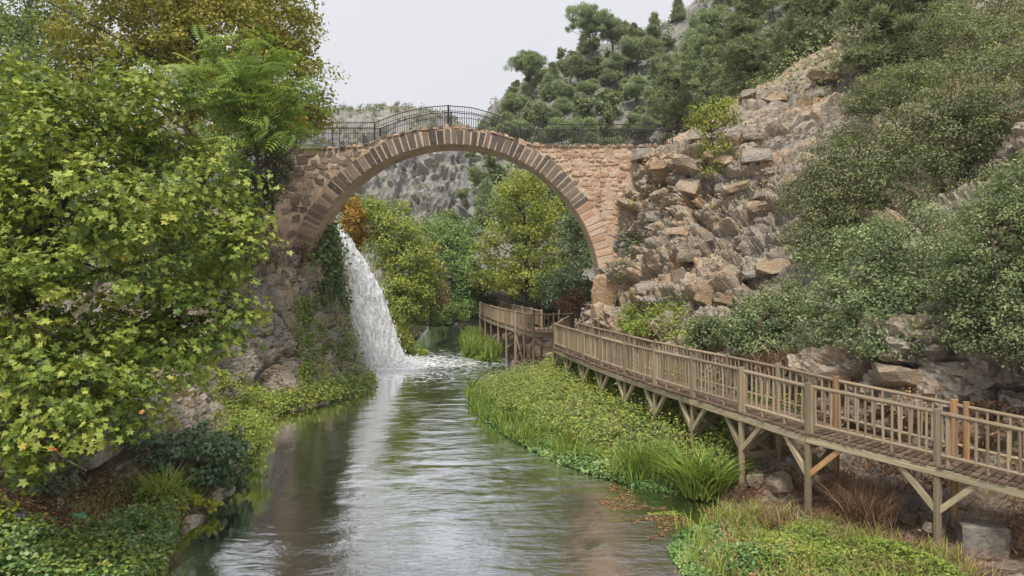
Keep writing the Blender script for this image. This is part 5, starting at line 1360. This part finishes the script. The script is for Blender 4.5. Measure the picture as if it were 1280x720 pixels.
left_cover('bank_herbs', LP1, 9000, ROUND, .075, M_CRESS, 921, 'green leafy herbs on the near left bank by the water', 'herbs', .4)
left_cover('bank_weeds', LP1, 3500, OVAL, .1, M_WEED, 922, 'yellow-green weeds mixed into the near left bank', 'weeds', .5)
left_cover('bank_herbs', [(-8.2, 17), (-7.3, 17.2), (-7.6, 19), (-8.0, 20.2), (-8.8, 19)], 4500, OVAL, .08, M_WEED, 923, 'fine light green plants along the waterline below the shrub', 'herbs', .35)
left_cover('leaf_litter', [(-11.0, 15.6), (-8.4, 15.8), (-8.2, 17), (-8.6, 18.6), (-9.6, 19), (-11, 18)], 2600, OVAL, .075, M_LITTER, 924, 'reddish-brown fallen leaves on the bare earth of the left bank', 'leaves', .03, 1.6)
left_cover('yellow_weeds', [(-10.8, 13.4), (-9.2, 13.4), (-9.2, 15), (-10.8, 15.3)], 900, ROUND, .09, M_LEMON, 925, 'yellow-flowering weeds in the corner of the near left bank', 'weeds', .6)
gq = np.random.default_rng(41); n = 150
q = np.array([[-8.05, 18.6]]) + gq.normal(size=(n, 2)) * .12; b = np.stack([q[:, 0], q[:, 1], z_left(q)], 1)
V, Fs, t = blades(b, .5 + .5 * gq.random(n), .02 + .01 * gq.random(n), .5 + .6 * gq.random(n), 42, .5)
tag(link('sedge_tuft', fast_mesh('sedge_tuft', V, Fs, {'tint': np.clip(t * .5 + .5, 0, 1)}), M_GRASS), 'dry-tipped sedge tuft below the blue-green shrub', 'grass')
# litter on the left bank
def plastic(name, c):
    m, nt, out = new_mat(name); N(nt).principled(out, c, .35, .5); return m
def crumpled(w, h, seed):
    g = np.random.default_rng(seed); n = 6
    xx, yy = np.meshgrid(np.linspace(-w / 2, w / 2, n), np.linspace(-h / 2, h / 2, n), indexing='ij')
    z = .04 * fbm(np.stack([xx.ravel() * 9, yy.ravel() * 9, xx.ravel() * 0 + seed], 1), 3, seed) + .03
    top = np.stack([xx.ravel(), yy.ravel(), z], 1); bot = top - np.array([0, 0, .008])
    f = grid_faces(n, n); return fast_mesh('wrapper', np.concatenate([top, bot]), [f, f[:, ::-1] + n * n])
def on_left(px, py, d):
    x, y, z = P(px, py, d); return (x, y, float(z_left(np.array([[x, y]]))[0]) + .03)
tag(link('plastic_wrapper', crumpled(.22, .16, 1), plastic('green_plastic', (.08, .30, .17)), None, on_left(98, 663, 16.4), (R(25), 0, .4)), 'crumpled bright green plastic wrapper on the fallen leaves', 'wrapper')
tag(link('plastic_wrapper', crumpled(.26, .12, 2), plastic('dark_green_plastic', (.03, .16, .08)), None, on_left(64, 668, 16.0), (R(15), 0, -.3)), 'flattened dark green plastic wrapper beside the rocks', 'wrapper')
def bottle():
    pr = [(0, 0), (.035, 0), (.037, .02), (.036, .14), (.03, .17), (.014, .2), (.014, .235), (0, .235)]
    v = []; f = []
    for r, z in pr:
        for k in range(10): v.append((r * math.cos(k * .6283), r * math.sin(k * .6283), z))
    for i in range(len(pr) - 1):
        for k in range(10): f.append((i * 10 + k, i * 10 + (k + 1) % 10, i * 10 + 10 + (k + 1) % 10, i * 10 + 10 + k))
    return fast_mesh('bottle', np.array(v), [np.array(f)], smooth=True)
x, y, z = on_left(31, 678, 15.6)
tag(link('plastic_bottle', bottle(), plastic('purple_plastic', (.22, .12, .42)), None, (x, y, z + .05), (R(70), 0, R(-50))), 'small purple plastic bottle lying in the weeds', 'bottle')

# plants and debris on the sloping right bank under the boardwalk
cover('bank_weeds', RIGHT_P, 24000, lambda x, y, Q: (Q[:, 2] > .1) & (Q[:, 2] < 2.2) & (Q[:, 1] > 21) & (Q[:, 1] < 42), OVAL, .082, M_WEED, 931, 'weeds covering the sloping bank beneath the middle of the boardwalk', 'weeds', .45, 'stuff', .8, sgR)
cover('bank_herbs', RIGHT_P, 18000, lambda x, y, Q: (Q[:, 2] > .1) & (Q[:, 2] < 1.7) & (Q[:, 1] > 21) & (Q[:, 1] < 42), ROUND, .075, M_GREEN, 932, 'green herbs on the sloping bank beneath the middle of the boardwalk', 'herbs', .5, 'stuff', .8, sgR, .7)
cover('leaf_litter', RIGHT_P, 30000, lambda x, y, Q: (Q[:, 2] > .0) & (Q[:, 2] < 3.0) & (Q[:, 1] > 13) & (Q[:, 1] < 22), OVAL, .075, M_LITTER, 933, 'brown leaf litter on the shaded ground under the near boardwalk', 'leaves', .05, 'stuff', 1.0, sgR, .8)
def stems(GRID, n, cond, h, wd, mat, seed, name, label, cat, lean=.8, tint=None):
    q, nr = on_surface(GRID, n, cond, seed); g = np.random.default_rng(seed)
    V, Fs, t = blades(q - np.array([0, 0, .05]), h * (.4 + .8 * g.random(n)), wd * (.7 + .6 * g.random(n)), lean * (.3 + g.random(n)), seed, .8)
    return tag(link(name, fast_mesh(name, V, Fs, {'tint': t}), mat), label, cat, kind='stuff')
stems(RIGHT_P, 8000, lambda x, y, Q: (Q[:, 2] > .05) & (Q[:, 2] < 2.6) & (Q[:, 1] > 13) & (Q[:, 1] < 21.5), .42, .011, M_DRY, 934, 'dry_brush', 'tangle of dry stems on the slope under the near boardwalk', 'brush', 1.2)
stems(RIGHT_P, 5000, lambda x, y, Q: (Q[:, 2] > .05) & (Q[:, 2] < 1.8) & (Q[:, 1] > 21) & (Q[:, 1] < 40), .5, .02, M_GRASS, 935, 'grass', 'tall grass on the sloping bank beneath the boardwalk posts', 'grass', .8)
stems(LEFT_P, 3500, lambda x, y, Q: (Q[:, 2] > 0) & (Q[:, 2] < .7) & (Q[:, 1] > 13) & (Q[:, 1] < 34), .3, .016, M_WEED, 936, 'grass', 'thin grass fringing the left waterline', 'grass', .9)

# leaves and weed drifting in the still inlet
def drift(n, poly, ls, mat, seed, label):
    q = poly_points(poly, n, seed); g = np.random.default_rng(seed)
    m = fbm(np.stack([q[:, 0], q[:, 1], q[:, 0] * 0], 1) * 1.4, 3, seed) > .12; q = q[m]
    c = np.stack([q[:, 0], q[:, 1], .008 + .006 * g.random(len(q))], 1); nrm = g.normal(size=c.shape) * .06 + np.array([0, 0, 1])
    V, Fs, t = scatter(OVAL[0], OVAL[1], c, nrm, ls * (.5 + g.random(len(c))), seed)
    tag(link('floating_leaves', fast_mesh('floating_leaves', V, Fs, {'tint': t}), mat), label, 'leaves', kind='stuff')
drift(2600, [(2.2, 22.2), (3.4, 20.9), (5.2, 19.6), (4.6, 18.7), (3.6, 17.8), (3.0, 17.2), (2.6, 18.8), (2.0, 20.4)], .06, M_LITTER, 941, 'fallen leaves drifting on the dark inlet between the two green mats')
drift(900, [(3.2, 18.2), (4.2, 18.7), (3.9, 19.3), (2.9, 18.9)], .07, M_WEED, 942, 'pale yellow-green scum patches floating in the inlet')

cover('bank_weeds', RIGHT_P, 20000, lambda x, y, Q: (Q[:, 2] > .25) & (Q[:, 2] < 1.5) & (Q[:, 1] > 20.5) & (Q[:, 1] < 39) & (x < 930), OVAL, .12, M_WEED, 937, 'yellow-green weeds carpeting the bank between the grass and the boardwalk posts', 'weeds', .3, 'stuff', .9, sgR)
stems(RIGHT_P, 5000, lambda x, y, Q: (Q[:, 2] > .25) & (Q[:, 2] < 1.5) & (Q[:, 1] > 20.5) & (Q[:, 1] < 39) & (x < 930), .4, .022, M_WEED, 938, 'grass', 'fine yellowish grass between the weeds under the boardwalk', 'grass', .9)

# ------------------------------------------------------------------ damp air over the valley
hz, _nt, _o = new_mat('haze_air')
_v = _nt.nodes.new('ShaderNodeVolumePrincipled'); _v.inputs['Color'].default_value = (.93, .95, 1, 1); _v.inputs['Density'].default_value = .00035
_v.inputs['Anisotropy'].default_value = .2
_nt.links.new(_v.outputs[0], _o.inputs['Volume'])
hv = [(x, y, z) for x in (-400, 400) for y in (-60, 520) for z in (-3, 110)]
hf = np.array([(0, 1, 3, 2), (4, 6, 7, 5), (0, 4, 5, 1), (2, 3, 7, 6), (0, 2, 6, 4), (1, 5, 7, 3)])
tag(link('haze', fast_mesh('haze', hv, [hf]), hz), kind='stuff')
scene.cycles.volume_bounces = 0
